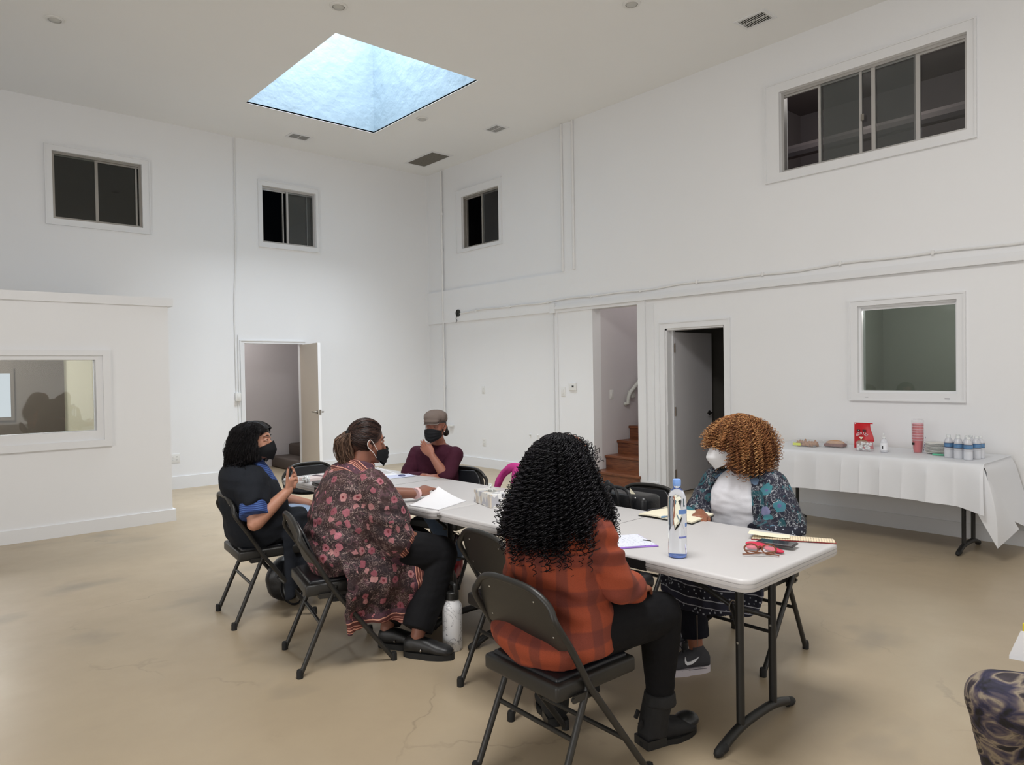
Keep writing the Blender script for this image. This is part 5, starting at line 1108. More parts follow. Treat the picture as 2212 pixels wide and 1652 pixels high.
ftub(s, [(-5.07, -6.66, .55), (-4.90, -6.72, .55)], [.125, .115])
def drape(u, v):
    x = -5.24+.50*u + .05*v*(1-u) ; z = .60-.05*u-(.60-.17-.055*math.sin(PI*min(1, u*1.2)))*v; y = -6.745-.055*u-.06*math.sin(PI*min(1, v*1.3))-.012*math.sin(u*17+v*2)*v
    return (x, y, z)
s.sheet(drape, 30, 26, .018)
def mi2(c):
    x, y, z = c
    if y < -6.74 and z < .255 : return 1
    if x > -4.865 and z < .56 and y < -6.66: return 2
    e_ = V(x, y, z)-V(-4.885, -6.80, .615)
    if e_.length < .135 and e_.dot(V(.80, -.15, -.58)) > -.022: return 3
    d = (V(x, y, z)-V(-5.0, -6.55, 1.02)).length
    if d < .155 and z > .86: return 3
    return 0
s.fuse('kimono', [FLO, BH, BV, BC], t, .006, 3, disp=lambda p: belly(p, .013, 8)+.007*math.sin(p.x*55+3*noise.noise(p*5))*max(0, min(1, (.55-p.z)*4)) + .006*math.sin((p.z+.6*p.x)*60+3*noise.noise(p*6))*max(0, 1-abs(p.z-.66)/.16), mi_fn=mi2)
s = S()
for hy, K, A in ((-6.64, K2, A2), (-6.46, K2L, A2L)): ftub(s, [(-5.08, hy, .55), V(*K).lerp(V(-5.08, hy, .56), .35), K], [.12, .12, .10]); ftub(s, [K, V(*K).lerp(V(*A), .45), (A[0], A[1], .14)], [.10, .098, .085], caps='flat')
s.fuse('trousers', BLKC, t, .007, 4, disp=fold(.006, 10))
for h_, t_, A in (((-4.895, -6.80), (-4.735, -7.02), A2), ((-4.93, -6.60), (-4.76, -6.80), A2L)):
    b, P = shoe('clog', t, h_, t_, mat('black clog leather', (22, 22, 23), .45, var=.1), .022, w_=.045); S().ell(P(.40, -.048, .05), (.007, .004, .007)).ob('button', STEEL, b, True)
wb = S().tube([V(*LW2)+V(-.026, -.01, 0), V(*LW2)+V(-.006, -.002, .0015)], .0335, 20).ob('pink_wristband', mat('pale pink band', (226, 190, 190), .5, var=.08, vs=60), t, True)
S().lathe([(.0335, -.002), (.0345, 0), (.0335, .002)], V(*RW2)+V(-.02, 0, .01), 20, Matrix.Rotation(1.2, 3, 'Y')).ob('bracelet', mat('silver bead', (206, 200, 190), .3, .8, var=0), t, True)
H2 = hair_mat('dark brown hair', [(0, (24, 18, 18)), (.5, (42, 30, 28)), (1, (74, 52, 44))], .35); H2B = hair_mat('ponytail brown', [(0, (58, 44, 38)), (.5, (92, 72, 60)), (1, (126, 100, 84))], .5)
s = S(); hd.e(s, -.018, 0, .042, .102, .082, .097).e(s, -.065, 0, .0, .05, .058, .06); hr = s.fuse('hair', H2, t, .006, 3)
r = np.random.default_rng(11); out = []
for k in range(620):
    a = r.uniform(-PI*.98, PI*.98)
    hx, hy, hz = .050*math.cos(a) if math.cos(a) > 0 else -.03*abs(math.cos(a)), .080*math.sin(a), .02+.085*max(0, math.cos(a))-.055*max(0, -math.cos(a))
    p0 = np.array([hx+.018, hy, hz]); p1 = np.array([-.122, r.normal()*.012, .05+r.normal()*.012]); tt = np.linspace(0, 1, 16)[:, None]; q = p0*(1-tt)+p1*tt
    e = np.array([.106, .086, .102]); cc = np.array([-.018, 0, .042]); dq = q-cc; ln_ = np.linalg.norm(dq/e, axis=1, keepdims=True); lift = r.uniform(.99, 1.035); q = cc+dq/ln_*lift
    q[-3:] = q[-3:]*.5+p1*.5; out.append([hd.w(*x) for x in q])
strands('hair_strands', np.array(out), .0017, H2, hr)
pb = hd.w(-.112, 0, .055); out = []
for k in range(950):
    a = r.uniform(0, 2*PI); q = r.uniform(0, 1)**.5; wx, wy, wp = r.uniform(-.009, .009), r.uniform(-.009, .009), r.uniform(0, 6); ox, oy = math.cos(a)*q, math.sin(a)*q; L = r.uniform(.55, 1.05); pts = []
    for u in np.linspace(0, 1, 14):
        w0 = .010+.042*math.sin(min(1, u*1.9)*PI*.60)-.010*u*u; b = pb+V(-.046*math.sin(min(1, u*1.6)*PI/2), .004, .022*math.sin(min(1, u*1.4)*PI)-.165*u*L)+V(.030*u*u, 0, 0)
        pts.append((b.x+ox*w0*1.0+.004*math.sin(u*11+wp)+wx*u, b.y+oy*w0+wy*u+.003*math.sin(u*9+wp*2), b.z+ox*w0*.5*(1-u)+.003*math.sin(u*7+a)))
    out.append(pts)
strands('ponytail', np.array(out), .0016, H2B, hr); S().ell(pb, (.022, .022, .022)).ob('hair_tie', BLACK, hr, True)
# ---------------------------------------------------------------- woman in the black shawl
SK1 = skin_mat('skin light brown', (186, 134, 110)); SHAWL = cloth_mat('black wool shawl', (32, 35, 41), .12, .9, 160, .35, .25)
bl = N('blue knit'); wv = bl.math('SINE', bl.math('MULTIPLY_ADD', bl.noise(6, 2), 6., bl.math('MULTIPLY', bl.sep()[2], 620.))); bl.base(bl.mix(bl.ramp(wv, [(.2, (.0, .0, .0, 1)), (.8, (1, 1, 1, 1))]), lin((34, 56, 110)), lin((74, 104, 168)))); bl.set(Roughness=.85)
t = wthing('person', (-5.16, -5.60, 0), 'person with dark wavy hair in a black shawl over blue knit, raising one hand', 'person')
hd = Head((-5.215, -5.66, 1.085), -42, 2, k=.92); s = S(); hd.build(s, (-5.25, -5.63, .935))
torso(s, [((-5.14, -5.60, .48), .15, .13), ((-5.16, -5.60, .58), .16, .13), ((-5.20, -5.60, .72), .15, .12), ((-5.24, -5.61, .84), .15, .11), ((-5.25, -5.62, .91), .14, .09), ((-5.25, -5.625, .955), .07, .055)], -10)
RS1, RE1, RW1 = (-5.29, -5.77, .875), (-5.315, -5.865, .625), (-5.105, -5.865, .795); LS1, LE1, LW1 = (-5.21, -5.45, .875), (-5.02, -5.40, .70), (-4.80, -5.50, .625)
ftub(s, [RS1, RE1], [.052, .043]); ftub(s, [RE1, V(*RE1).lerp(V(*RW1), .4), RW1], [.046, .042, .028]); ftub(s, [LS1, LE1], [.05, .04]); ftub(s, [LE1, LW1], [.038, .027])
# raised hand: palm turned to the speaker, index and thumb up
hx = V(*RW1); X = V(.22, .02, .97).normalized()
s.loft([(hx-X*.015, V(.6, .5, 0)*.034, V(-.5, .6, 0).normalized()*.018), (hx+X*.03, V(.75, .5, 0).normalized()*.036, V(-.5, .75, 0).normalized()*.018), (hx+X*.065, V(.75, .5, 0).normalized()*.036, V(-.5, .75, 0).normalized()*.016)], 18, 3)
U1 = V(.80, .45, 0).normalized()
s.tube([hx+X*.03-U1*.022, hx+X*.075-U1*.034+V(0, 0, 0), hx+X*.115-U1*.040, hx+X*.142-U1*.042], [.0105, .0098, .009, .0068], 12, sub=4, caps='round')
for i, (o1, cz) in enumerate(((.018, 1.), (.026, .8), (.030, .6), (.032, .45))):
    b = hx+X*(.062-.010*i)+U1*o1+V(.5, -.6, 0)*(-.012+.010*i); s.tube([b-X*.02, b, b+X*.038*cz+U1*.020, b+X*.062*cz+U1*.006-V(.0, .0, .0), b+X*.075*cz-U1*.010], [.0095, .0095, .0088, .008, .0066], 12, sub=4, caps='round')
hand(s, LW1, (.8, -.1, -.35), (.1, .2, 1), -1, (.3, .35, .4, .45))
K1, A1 = (-4.72, -5.70, .53), (-4.72, -5.70, .10)
for y_, K in ((-5.69, K1), (-5.52, (-4.72, -5.46, .53))): ftub(s, [(-5.12, y_, .55), K], [.085, .055]); ftub(s, [K, (K[0], K[1], .10)], [.055, .036])
s.fuse('body', SK1, t, .0042, 4); hd.eyes(t, SK1, BLACK); hd.mask(t, MASKB, BLACK, .6)
S().ell(hx+X*.143-U1*.042+V(-.003, -.006, 0), (.0045, .0035, .006)).ob('painted_nail', mat('maroon nail', (80, 20, 28), .2, var=0), t, True)
s = S(); torso(s, [((-5.17, -5.60, .56), .19, .17), ((-5.19, -5.60, .70), .18, .155), ((-5.22, -5.61, .82), .175, .135), ((-5.235, -5.62, .91), .15, .105), ((-5.235, -5.63, .965), .075, .07), ((-5.235, -5.635, .99), .068, .062)], -10)
ftub(s, [RS1, V(*RS1).lerp(V(*RE1), .6), (-5.315, -5.86, .665)], [.055, .080, .086], caps='flat'); ftub(s, [LS1, V(*LS1).lerp(V(*LE1), .7)], [.07, .062], caps='flat')
s.fuse('knit_top', bl.m, t, .006, 3, disp=fold(.004, 12))
s = S(); torso(s, [((-5.14, -5.60, .480), .205, .18), ((-5.18, -5.60, .56), .235, .205), ((-5.215, -5.60, .68), .22, .19), ((-5.26, -5.61, .80), .215, .165), ((-5.285, -5.615, .89), .205, .14), ((-5.28, -5.62, .945), .13, .105), ((-5.275, -5.625, .97), .085, .08)], -10)
ftub(s, [V(*RS1)+V(.01, .03, -.015), V(*RS1).lerp(V(*RE1), .30)+V(0, .015, 0), V(*RS1).lerp(V(*RE1), .40)], [.100, .104, .098]); ftub(s, [LS1, V(*LS1).lerp(V(*LE1), .5)], [.08, .08])
for y_, K in ((-5.69, (-5.01, -5.70, .562)), (-5.50, (-5.01, -5.49, .56))): ftub(s, [(-5.14, y_, .555), K], [.125, .104])
s.sheet(lambda u, v: (-5.12+.34*u-.06*v*u, -5.80-.03*math.sin(u*14)*v-.03*v+.02*math.sin(PI*u), .62-.50*v*(1-.25*u)), 18, 18, .02)
s.fuse('shawl', SHAWL, t, .007, 3, disp=lambda p: belly(p, .011, 7)+.011*math.sin((p.z*.7-p.x)*42+3*noise.noise(p*5))*max(0, 1-abs(p.z-.74)/.2)+.006*math.sin(p.x*60)*max(0, min(1, (.45-p.z)*5)))
s = S()
for y_, K in ((-5.69, K1), (-5.52, (-4.72, -5.46, .53))): ftub(s, [(-4.95, y_, .553), K], [.092, .078]); ftub(s, [K, (K[0]+.01, K[1], .30), (K[0], K[1], .13)], [.078, .068, .055], caps='flat')
s.fuse('jeans', cloth_mat('light blue denim', (150, 168, 196), .1, .85, 200, .25), t, .006, 3, disp=fold(.004, 12))
for y_ in (-5.70, -5.46): shoe('shoe', t, (-4.76, y_), (-4.52, y_-.02), mat('dark shoe', (36, 34, 34), .5), .02, ankle=(-4.72, y_, .12))
H1 = hair_mat('black wavy hair', [(0, (12, 11, 13)), (.6, (20, 18, 20)), (1, (38, 34, 36))], .33)
pr1 = [(.965, .105), (.99, .125), (1.04, .128), (1.10, .118), (1.15, .105), (1.18, .085), (1.20, .05), (1.212, .012)]
s = S(); hd.e(s, -.028, 0, .045, .100, .086, .092).e(s, .002, 0, .072, .084, .078, .050); s.loft([((-5.262, -5.632, z), (r*.80, 0, 0), (0, r*.80, 0)) for z, r in pr1[:5]], 24, 3)
hr = s.fuse('hair', H1, t, .006, 3, disp=lambda p: .006*noise.noise(p*26))
strands('hair_strands', bell(-5.25, -5.64, pr1, 6500, 20, 1.05, (-45, 50), (.955, 1.03), (.0048, .085), (.86, 1.01), zface=1.160, jitter=.012, flare=.12), .0009, H1, hr, 3)
r = np.random.default_rng(8); out = []
for k in range(2600):
    sg = 1 if r.random() < .5 else -1; x0 = r.uniform(-.06, .088); xe = min(x0, .050)*.5-.030+r.uniform(-.02, .015); zt_ = .049+.092*math.sqrt(max(.02, 1-((x0+.012)/.112)**2))
    ze = r.uniform(-.15, -.10) if x0 < .05 or sg > 0 else r.uniform(-.12, -.06); c1 = np.array([[x0, .012, zt_], [x0+.006, .045*sg, zt_-.004], [min(x0, .062), .078*sg, .070], [min(x0, .050)*.8, .093*sg, .020], [xe*.8, .098*sg, -.05], [xe, .100*sg, ze]])
    c1[:, 1:2] += r.uniform(-.004, .006)*sg; tt = np.linspace(0, 1, 22); q = np.stack([np.interp(tt, np.linspace(0, 1, 6), c1[:, i]) for i in range(3)], 1); q = np.concatenate([q[:1], (q[:-2]+q[1:-1]+q[2:])/3, q[-1:]]); q = np.concatenate([q[:1], (q[:-2]+q[1:-1]+q[2:])/3, q[-1:]])
    ph = r.uniform(0, 6.28); am = .0045*np.minimum(1, tt*2); q[:, 0] += am*np.sin(tt*13+ph*.3); q[:, 1] += sg*(am*np.cos(tt*15+ph*.3)+r.uniform(0, .008)); out.append([hd.w(*x) for x in q])
strands('hair_parting', np.array(out), .0010, H1, hr, 3)
r = np.random.default_rng(5); out = []
for k in range(260):
    a = r.uniform(2.2, 4.2); c = np.array([-5.25+.135*math.cos(a), -5.64+.135*math.sin(a), r.uniform(.945, 1.0)]); tt = np.linspace(0, 1, 26); an = tt*r.uniform(5, 9)+r.uniform(0, 6); R0 = r.uniform(.008, .018)
    out.append(np.stack([c[0]+math.cos(a)*R0*np.cos(an), c[1]+math.sin(a)*R0*np.cos(an)+.01*tt, c[2]-.03*tt+R0*np.sin(an)], 1))
strands('hair_ends', np.array(out), .0012, H1, hr, 3)
# ---------------------------------------------------------------- person in flat cap and burgundy sweater
SK3 = skin_mat('skin warm brown', (150, 98, 80)); BUR = cloth_mat('burgundy sweater', (62, 24, 40), .12, .85, 150, .3, .3)
t = wthing('person', (-3.82, -5.62, 0), 'person in a brown flat cap and burgundy sweater resting their chin on one hand', 'person')
hd = Head((-3.842, -5.625, 1.085), 212, -2, k=.90); s = S(); hd.build(s, (-3.79, -5.585, .955), .050)
yw3 = math.radians(208); f3 = V(math.cos(yw3), math.sin(yw3), 0); l3 = V(-f3.y, f3.x, 0)   # forward, her left
T3 = V(-3.795, -5.56, 0)
def B3(f, l, z): return T3+f3*f+l3*l+V(0, 0, z)
torso(s, [(B3(.0, .02, .48), .13, .12), (B3(0, .02, .6), .14, .11), (B3(.0, .01, .75), .13, .10), (B3(.0, 0, .87), .13, .09), (B3(0, -.005, .925), .12, .07), (B3(.01, -.01, .965), .06, .05)], 208)
LS3, LE3, LW3 = B3(0, .155, .875), B3(.17, .165, .725), B3(.185, .06, .885); RS3, RE3, RW3 = B3(0, -.155, .87), B3(.10, -.19, .70), B3(.20, .03, .728)
for a, b, c in ((LS3, LE3, LW3), (RS3, RE3, RW3)): ftub(s, [a, b], [.045, .037]); ftub(s, [b, b.lerp(c, .35), c], [.038, .037, .025])
hand(s, LW3, (l3*-.72+f3*-.10+V(0, 0, .62)), (f3*1.0+V(0, 0, .15)), -1 , (.12, .16, .22, .28), .92, .2, .02, .6)
hand(s, RW3, (l3*.95+V(0, 0, .12)), (f3*.2+V(0, 0, 1)), -1, (.3, .3, .35, .4), .92)
KL3, KR3 = B3(.40, .16, .53), B3(.40, -.12, .53); AL3 = V(-3.83, -5.86, .12); AR3 = B3(.30, -.12, .12)
for K, A, l0 in ((KL3, AL3, .09), (KR3, AR3, -.09)): ftub(s, [B3(.0, l0, .55), K], [.075, .055]); ftub(s, [K, K.lerp(A, .5), A], [.052, .045, .034])
s.fuse('body', SK3, t, .0042, 4); hd.eyes(t, SK3, BLACK); hd.mask(t, MASKB, BLACK, 0)
s = S(); torso(s, [(B3(.0, .02, .50), .165, .145), (B3(0, .02, .6), .17, .14), (B3(.0, .01, .75), .165, .125), (B3(.0, 0, .86), .175, .11), (B3(0, 0, .915), .155, .095), (B3(.0, -.005, .955), .078, .065)], 208)
ftub(s, [LS3, LS3.lerp(LE3, .5), LE3, LE3.lerp(LW3, .22)], [.066, .062, .056, .048], caps='flat'); ftub(s, [RS3, RS3.lerp(RE3, .5), RE3, RE3.lerp(RW3, .75)], [.068, .064, .056, .04], caps='flat')
s.fuse('sweater', BUR, t, .006, 4, disp=fold(.006, 11))
s = S()
for K, A, l0 in ((KL3, AL3, .09), (KR3, AR3, -.09)): ftub(s, [B3(.0, l0, .55), K], [.10, .078]); ftub(s, [K, K.lerp(A, .5), (A.x, A.y, .145)], [.078, .066, .055], caps='flat')
JE = cloth_mat('blue grey denim', (78, 92, 112), .2, .85, 200, .3); s.fuse('jeans', JE, t, .006, 3, disp=fold(.005, 12))
for A in (AL3, AR3): S().tube([(A.x, A.y, .148), (A.x, A.y, .172)], .0585, 20).ob('rolled_cuff', cloth_mat('pale denim cuff', (150, 160, 172), .1), t, True)
REDB = mat('red boot leather', (124, 24, 30), .35, var=.12, vs=20)
for A in (AL3, AR3):
    b, P = shoe('boot', t, (A.x+.03, A.y+.02), (A.x-.20, A.y-.13), REDB, .02, ankle=(A.x, A.y, .16), ar=.044, w_=.045)
    for sy in (-1, 1): S().tube([P(.25, .048*sy, .05), P(.27, .046*sy, .10), P(.22, .047*sy, .15)], .002, 6, sub=3).ob('seam', mat('boot seam', (206, 150, 150), .5, var=0), b, True)
H3 = hair_mat('black pulled back hair', [(0, (12, 11, 13)), (1, (30, 26, 28))])
s = S(); hd.e(s, -.03, 0, .02, .086, .081, .075).e(s, -.09, .055, -.055, .03, .028, .032).e(s, -.06, .05, -.02, .04, .035, .04); s.fuse('hair', H3, t, .005, 2, disp=lambda p: .002*noise.noise(p*60))
CAPM = cloth_mat('brown tweed cap', (112, 100, 94), .2, .95, 220, .5, .2)
s = S(); hd.e(s, -.010, 0, .085, .112, .095, .062).e(s, -.03, 0, .062, .098, .090, .05).e(s, .045, 0, .080, .075, .080, .040).e(s, .080, 0, .058, .055, .066, .020)
cp = s.fuse('flat_cap', CAPM, t, .005, 4, disp=lambda p: .003*noise.noise(p*18)+.002*math.sin(p.x*70+p.y*50))
S().sheet(lambda u, v: hd.w(.070+.066*v*math.sqrt(max(0, 1-(2*u-1)**2*.75)), (2*u-1)*.068*(1-.15*v), .050-.012*v-.010*(2*u-1)**2), 20, 8, .006).ob('cap_brim', CAPM, cp, True)
S().tube([hd.w(.088*math.cos(a)+.0, .088*math.sin(a), .045) for a in [PI*k/12-PI/2 for k in range(13)]], .004, 8).ob('cap_band', mat('cap lining dark', (40, 36, 36), .8, var=0), cp, True)
S().ell(hd.w(.004, .080, -.036), (.0045,)*3).ob('earring', RIVET, t, True)
# ---------------------------------------------------------------- woman with ginger curls
SK5 = skin_mat('skin mid brown', (140, 88, 64)); NAV = floral('navy floral print', (20, 22, 40), (24, 26, 46), [(140, 134, 172), (30, 110, 122), (60, 130, 134)], (90, 90, 130), (186, 190, 196), (22, 76, 86), 14., .75, .44, .5).m
nb_ = N('navy border print'); vz = nb_.n('ShaderNodeTexVoronoi', i_Scale=52.); nb_.link(nb_.co, vz.inputs['Vector']); fz = nb_.math('FRACT', nb_.math('MULTIPLY', nb_.sep()[2], 11.)); nb_.base(nb_.mix(nb_.math('MULTIPLY', nb_.math('LESS_THAN', vz.outputs['Distance'], .26), nb_.math('GREATER_THAN', fz, .35)), nb_.ramp(fz, [(0, (40, 42, 62)), (.32, (176, 180, 190)), (.37, (26, 28, 46)), (.92, (170, 172, 184)), (.97, (40, 42, 62))], 'CONSTANT'), lin((160, 166, 178)))); nb_.set(Roughness=.8); NAVB = nb_.m
TEE = cloth_mat('white tee shirt', (222, 222, 228), .03, .85, 160, .15, .1)
t = wthing('person', (-3.50, -7.99, 0), 'person with ginger curls, white face mask and navy floral kimono over a white shirt', 'person')
hd = Head((-3.58, -7.955, 1.09), 138, -4, k=.95); s = S(); hd.build(s, (-3.53, -7.99, .945), .052)
torso(s, [((-3.50, -7.99, .48), .14, .13), ((-3.49, -7.99, .58), .15, .13), ((-3.50, -7.99, .72), .14, .12), ((-3.515, -7.99, .84), .14, .11), ((-3.525, -7.99, .91), .13, .085), ((-3.53, -7.99, .955), .07, .055)], 176)
RS5, RE5, RW5 = (-3.55, -7.835, .885), (-3.62, -7.76, .69), (-3.795, -7.90, .748); LS5, LE5, LW5 = (-3.54, -8.15, .885), (-3.58, -8.21, .665), (-3.80, -8.12, .60)
for a, b, c in ((RS5, RE5, RW5), (LS5, LE5, LW5)): ftub(s, [a, b], [.045, .038]); ftub(s, [b, c], [.038, .026])
hand(s, RW5, (-.80, -.45, .02), (.1, 0, 1), 1, (.3, .35, .4, .45)); hand(s, LW5, (-.85, .45, -.25), (.1, 0, 1), -1, (.3, .35, .4, .45))
K5, K5L = (-3.93, -7.90, .51), (-3.95, -8.12, .51); A5, A5L = (-3.945, -7.965, .11), (-3.66, -7.77, .11)
for y_, K, A in ((-7.91, K5, A5), (-8.07, K5L, A5L)): ftub(s, [(-3.55, y_, .55), K], [.08, .055]); ftub(s, [K, V(*K).lerp(V(*A), .5), A], [.052, .048, .034])
s.fuse('body', SK5, t, .0045, 4); hd.eyes(t, SK5, BLACK); hd.mask(t, MASKW, WHITE, 1.)
s = S(); torso(s, [((-3.51, -7.99, .50), .175, .16), ((-3.515, -7.99, .60), .18, .165), ((-3.53, -7.99, .74), .17, .155), ((-3.545, -7.99, .84), .165, .14), ((-3.54, -7.99, .91), .13, .10), ((-3.53, -7.99, .95), .075, .07)], 176)
s.ell((-3.632, -7.99, .78), (.06, .135, .10))
s.fuse('tee_shirt', TEE, t, .006, 4, disp=fold(.004, 14))
s = S()
# open kimono: back and sides, two front panels
def kim(u, v):
    a = math.radians(178+36+(360-72)*u); hw, hdp = .205+.03*v, .165+.035*v
    c = V(-3.515+.02*v, -7.99, .955-.42*v); sh = math.sin(min(1, v*5)*PI/2)
    rr = .45+.55*sh; x = math.cos(a)*hdp*rr; y = math.sin(a)*hw*rr; return (c.x+x, c.y+y, c.z)
s.sheet(kim, 36, 22, .016)
ftub(s, [RS5, V(*RS5).lerp(V(*RE5), .5), RE5, (-3.70, -7.815, .725)], [.072, .078, .08, .066], caps='flat'); ftub(s, [LS5, V(*LS5).lerp(V(*LE5), .5)+V(0, -.02, 0), V(*LE5)+V(0, -.01, 0), (-3.70, -8.16, .63)], [.088, .105, .115, .10], caps='flat')
s.sheet(lambda u, v: (-3.56-.36*v, -7.80-.46*u+.03*v, .66-.03*v-.05*abs(2*u-1)**2), 20, 10, .014)
s.sheet(lambda u, v: (-3.93-.085*math.sin(PI*min(1, u*1.1))-.02*v, -7.765-.53*u-.03*math.sin(v*3)*u, .60-(.24+.04*math.sin(PI*u))*v+.006*math.sin(u*20)), 24, 14, .014)
s.fuse('kimono', [NAV, NAVB], t, .006, 3, disp=lambda p: belly(p, .008, 9)+.004*math.sin(p.y*70+3*noise.noise(p*6))*max(0, min(1, (.7-p.z)*4)), mi_fn=lambda c: 1 if ((c[2] < .475 and c[0] < -3.8) or (.655 < c[2] < .72 and c[0] > -3.72 and c[1] < -8.02)) else 0)
s = S(); NVP = cloth_mat('navy ankle trousers', (20, 21, 30), .1, .85, 140, .3, .1)
for y_, K, A in ((-7.91, K5, A5), (-8.07, K5L, A5L)): ftub(s, [(-3.55, y_, .55), K], [.10, .076]); ftub(s, [K, V(*K).lerp(V(*A), .45), (A[0]+.0, A[1], .165)], [.078, .074, .066], caps='flat')
s.fuse('trousers', NVP, t, .006, 3, disp=fold(.004, 14)); ZIP = mat('zip metal', (150, 140, 130), .3, .9, var=0)
S().tube([(A5[0]-.055, A5[1]-.045, .30), (A5[0]-.050, A5[1]-.042, .175), (A5[0]-.047, A5[1]-.04, .145)], .0022, 6).ob('ankle_zip', ZIP, t, True)
GRY = cloth_mat('grey canvas sneaker', (70, 70, 74), .08, .9, 260, .3, .1); SW = mat('white rubber sole', (206, 200, 206), .5, var=.04)
for h_, t_, A in (((-3.895, -8.005), (-4.125, -7.865), A5), ((-3.62, -7.78), (-3.86, -7.66), A5L)):
    b, P = shoe('sneaker', t, h_, t_, GRY, .026, ankle=(A[0], A[1], .10), ar=.043, w_=.046, solem=SW)
    dx = V(t_[0]-h_[0], t_[1]-h_[1], 0).normalized(); sd = V(dx.y, -dx.x, 0)
    sg = -1 if sd.dot(V(-6.9+3.9, -9.98+8.0, 0)) < 0 else 1
    L_ = (V(*t_, 0)-V(*h_, 0)).length
    swo = [(x*.78+.10, z*.8+.022) for x, z in [(.20, .085), (.30, .060), (.42, .045), (.52, .043), (.565, .052), (.57, .068), (.545, .090), (.535, .068), (.50, .060), (.42, .062), (.30, .074)]]
    def swf(x, z, q):
        wy = .046*(.86+.10*min(1, max(0, x*2)))+.0045-.35*max(0, z-.05)*.5; return P(x, 0, z)+sd*sg*(wy+q)
    S().prism(swo, swf, -.004, .0035).ob('side_mark', WHITE, b)
    S().tube([P(.12, 0, .0305)+sd*sg*.0445, P(.35, 0, .0305)+sd*sg*.0455, P(.6, 0, .0305)+sd*sg*.049], .0012, 6, sub=3).ob('sole_line', mat('navy sole line', (40, 40, 60), .5, var=0), b)
    for k in range(5): S().tube([P(.42+.075*k, -.022, .098-.010*k), P(.44+.075*k, 0, .104-.011*k), P(.42+.075*k, .022, .098-.010*k)], .0022, 6, sub=3).ob('lace', BLACK, b, True)
    S().tube([P(.5, 0, .10), P(.52, -.03, .125), P(.60, -.05, .12), P(.62, -.055, .10)], .0018, 6, sub=4).tube([P(.5, 0, .10), P(.56, .02, .118), P(.68, .04, .095), P(.80, .06, .07)], .0018, 6, sub=4).ob('lace_bow', BLACK, b, True)
H5 = hair_mat('ginger curls', [(0, (66, 38, 26)), (.35, (118, 74, 48)), (.7, (166, 112, 70)), (1, (214, 166, 112))], .5)
pr5 = [(.935, .115), (.97, .142), (1.03, .160), (1.09, .163), (1.14, .152), (1.19, .127), (1.225, .090), (1.245, .05), (1.255, .015)]
s = S(); hd.e(s, -.03, 0, .05, .105, .095, .09); s.loft([((-3.525, -8.01, z), (r*.72, 0, 0), (0, r*.72, 0)) for z, r in pr5[:6]], 24, 3)
hr = s.fuse('hair', mat('ginger hair roots', (74, 42, 28), .6, var=.3, vs=60), t, .007, 3, disp=lambda p: .010*noise.noise(p*40))
strands('hair_curls', bell(-3.545, -7.985, pr5, 1600, 105, 1., (138, 54), (.93, 1.08), (.0092, .025), (.68, 1.06), zface=1.10, jitter=.045), .0013, H5, hr, 3)
# ---------------------------------------------------------------- leg of a seated person at the lower right edge
lg = N('tie dye leggings'); vt = lg.noise(9, 3, lg.mapc((1, 1, 1.4)), dist=1.2); lg.base(lg.ramp(vt, [(.36, (16, 15, 20)), (.44, (44, 42, 66)), (.50, (90, 80, 84)), (.56, (142, 130, 112)), (.61, (58, 50, 56)), (.66, (18, 16, 20))])); lg.set(Roughness=.75); lg.bump(lg.noise(120, 3), .2, .003)
t = wthing('person', (-4.45, -9.75, 0), 'person in tie dye patterned leggings, only one bent leg inside the frame at lower right', 'person')
K6, A6, HP6 = V(-4.585, -9.395, .552), V(-4.31, -9.36, .13), V(-4.50, -9.86, .565)
s = S(); ftub(s, [HP6, K6], [.07, .055]); ftub(s, [K6, K6.lerp(A6, .5), A6], [.052, .048, .036]); ftub(s, [(-4.30, -9.86, .56), (-4.30, -9.50, .53), (-4.12, -9.42, .13)], [.07, .05, .035], sub=3); torso(s, [((-4.40, -9.90, .48), .14, .12), ((-4.40, -9.90, .62), .15, .12), ((-4.40, -9.90, .85), .15, .10), ((-4.40, -9.90, .93), .12, .08), ((-4.40, -9.90, .98), .06, .05)], 95); hd = Head((-4.40, -9.86, 1.10), 110, 0); hd.build(s, (-4.40, -9.89, .95))
for sx_ in (-1, 1): ftub(s, [(-4.40+.17*sx_, -9.89, .88), (-4.40+.20*sx_, -9.80, .66)], [.045, .038]); ftub(s, [(-4.40+.20*sx_, -9.80, .66), (-4.40+.12*sx_, -9.68, .66)], [.037, .026]); hand(s, (-4.40+.12*sx_, -9.68, .66), (-.2*sx_, .9, .0), (0, 0, 1), sx_, (.4,)*4)
s.fuse('body', SK2, t, .006, 4)
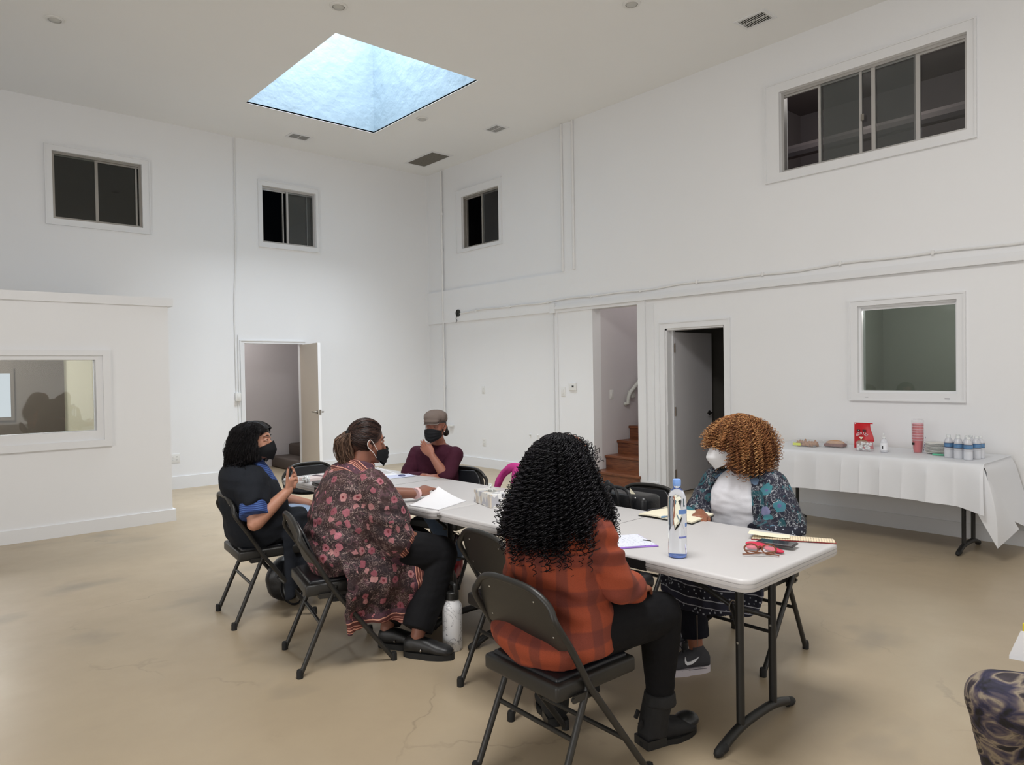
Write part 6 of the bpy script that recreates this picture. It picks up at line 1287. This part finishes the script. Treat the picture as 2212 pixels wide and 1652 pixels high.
s = S(); ftub(s, [HP6, HP6.lerp(K6, .6), K6], [.105, .092, .078]); ftub(s, [K6, K6.lerp(A6, .5), (A6.x, A6.y, .12)], [.078, .066, .05], caps='flat'); ftub(s, [(-4.30, -9.86, .56), (-4.30, -9.50, .53)], [.10, .078]); ftub(s, [(-4.30, -9.50, .53), (-4.12, -9.42, .13)], [.078, .05])
s.ell((-4.40, -9.90, .56), (.17, .12, .09)); s.fuse('leggings', lg.m, t, .006, 4, disp=lambda p: belly(p, .003, 12)+.003*math.sin((p.z-p.x*.6)*90)*max(0, 1-(p-V(-4.50, -9.42, .47)).length/.10))
s = S(); torso(s, [((-4.40, -9.90, .56), .17, .14), ((-4.40, -9.90, .75), .165, .13), ((-4.40, -9.90, .90), .16, .11), ((-4.40, -9.90, .955), .08, .07)], 95)
for sx_ in (-1, 1): ftub(s, [(-4.40+.17*sx_, -9.89, .88), (-4.40+.20*sx_, -9.80, .66), (-4.40+.13*sx_, -9.70, .66)], [.06, .05, .042], sub=3, caps='flat')
s.fuse('sweater', cloth_mat('grey sweater', (90, 90, 94), .08), t, .008, 3)
s = S(); hd.e(s, -.02, 0, .045, .104, .084, .095); s.fuse('hair', H2, t, .007, 2)
for A, to in ((A6, (-4.455, -9.22)), (V(-4.12, -9.42, .13), (-4.14, -9.22))): shoe('shoe', t, (A.x+.02, A.y-.05), to, mat('dark brown shoe', (44, 32, 26), .5), .02, ankle=(A.x, A.y, .12))
c = dup(proto); c.location = (-4.40, -10.13, 0); c.rotation_euler = (0, 0, PI/2); tag(c, 'chair under the person in tie dye leggings, outside the frame', 'chair', CG)
t = wthing('folded_paper', (-4.53, -9.60, .67), 'white and yellow paper held on the lap at the right edge', 'paper')
S().sheet(lambda u, v: (-4.53+.03*u, -9.412-.16*u, .655+.010*v+.075*v*min(1, u*6)), 6, 6, .002).ob('sheet', WHITE, t); S().box((-4.52, -9.442, .728), (-4.50, -9.470, .76)).ob('yellow_corner', mat('yellow paper', (214, 196, 40), .6, var=0), t)
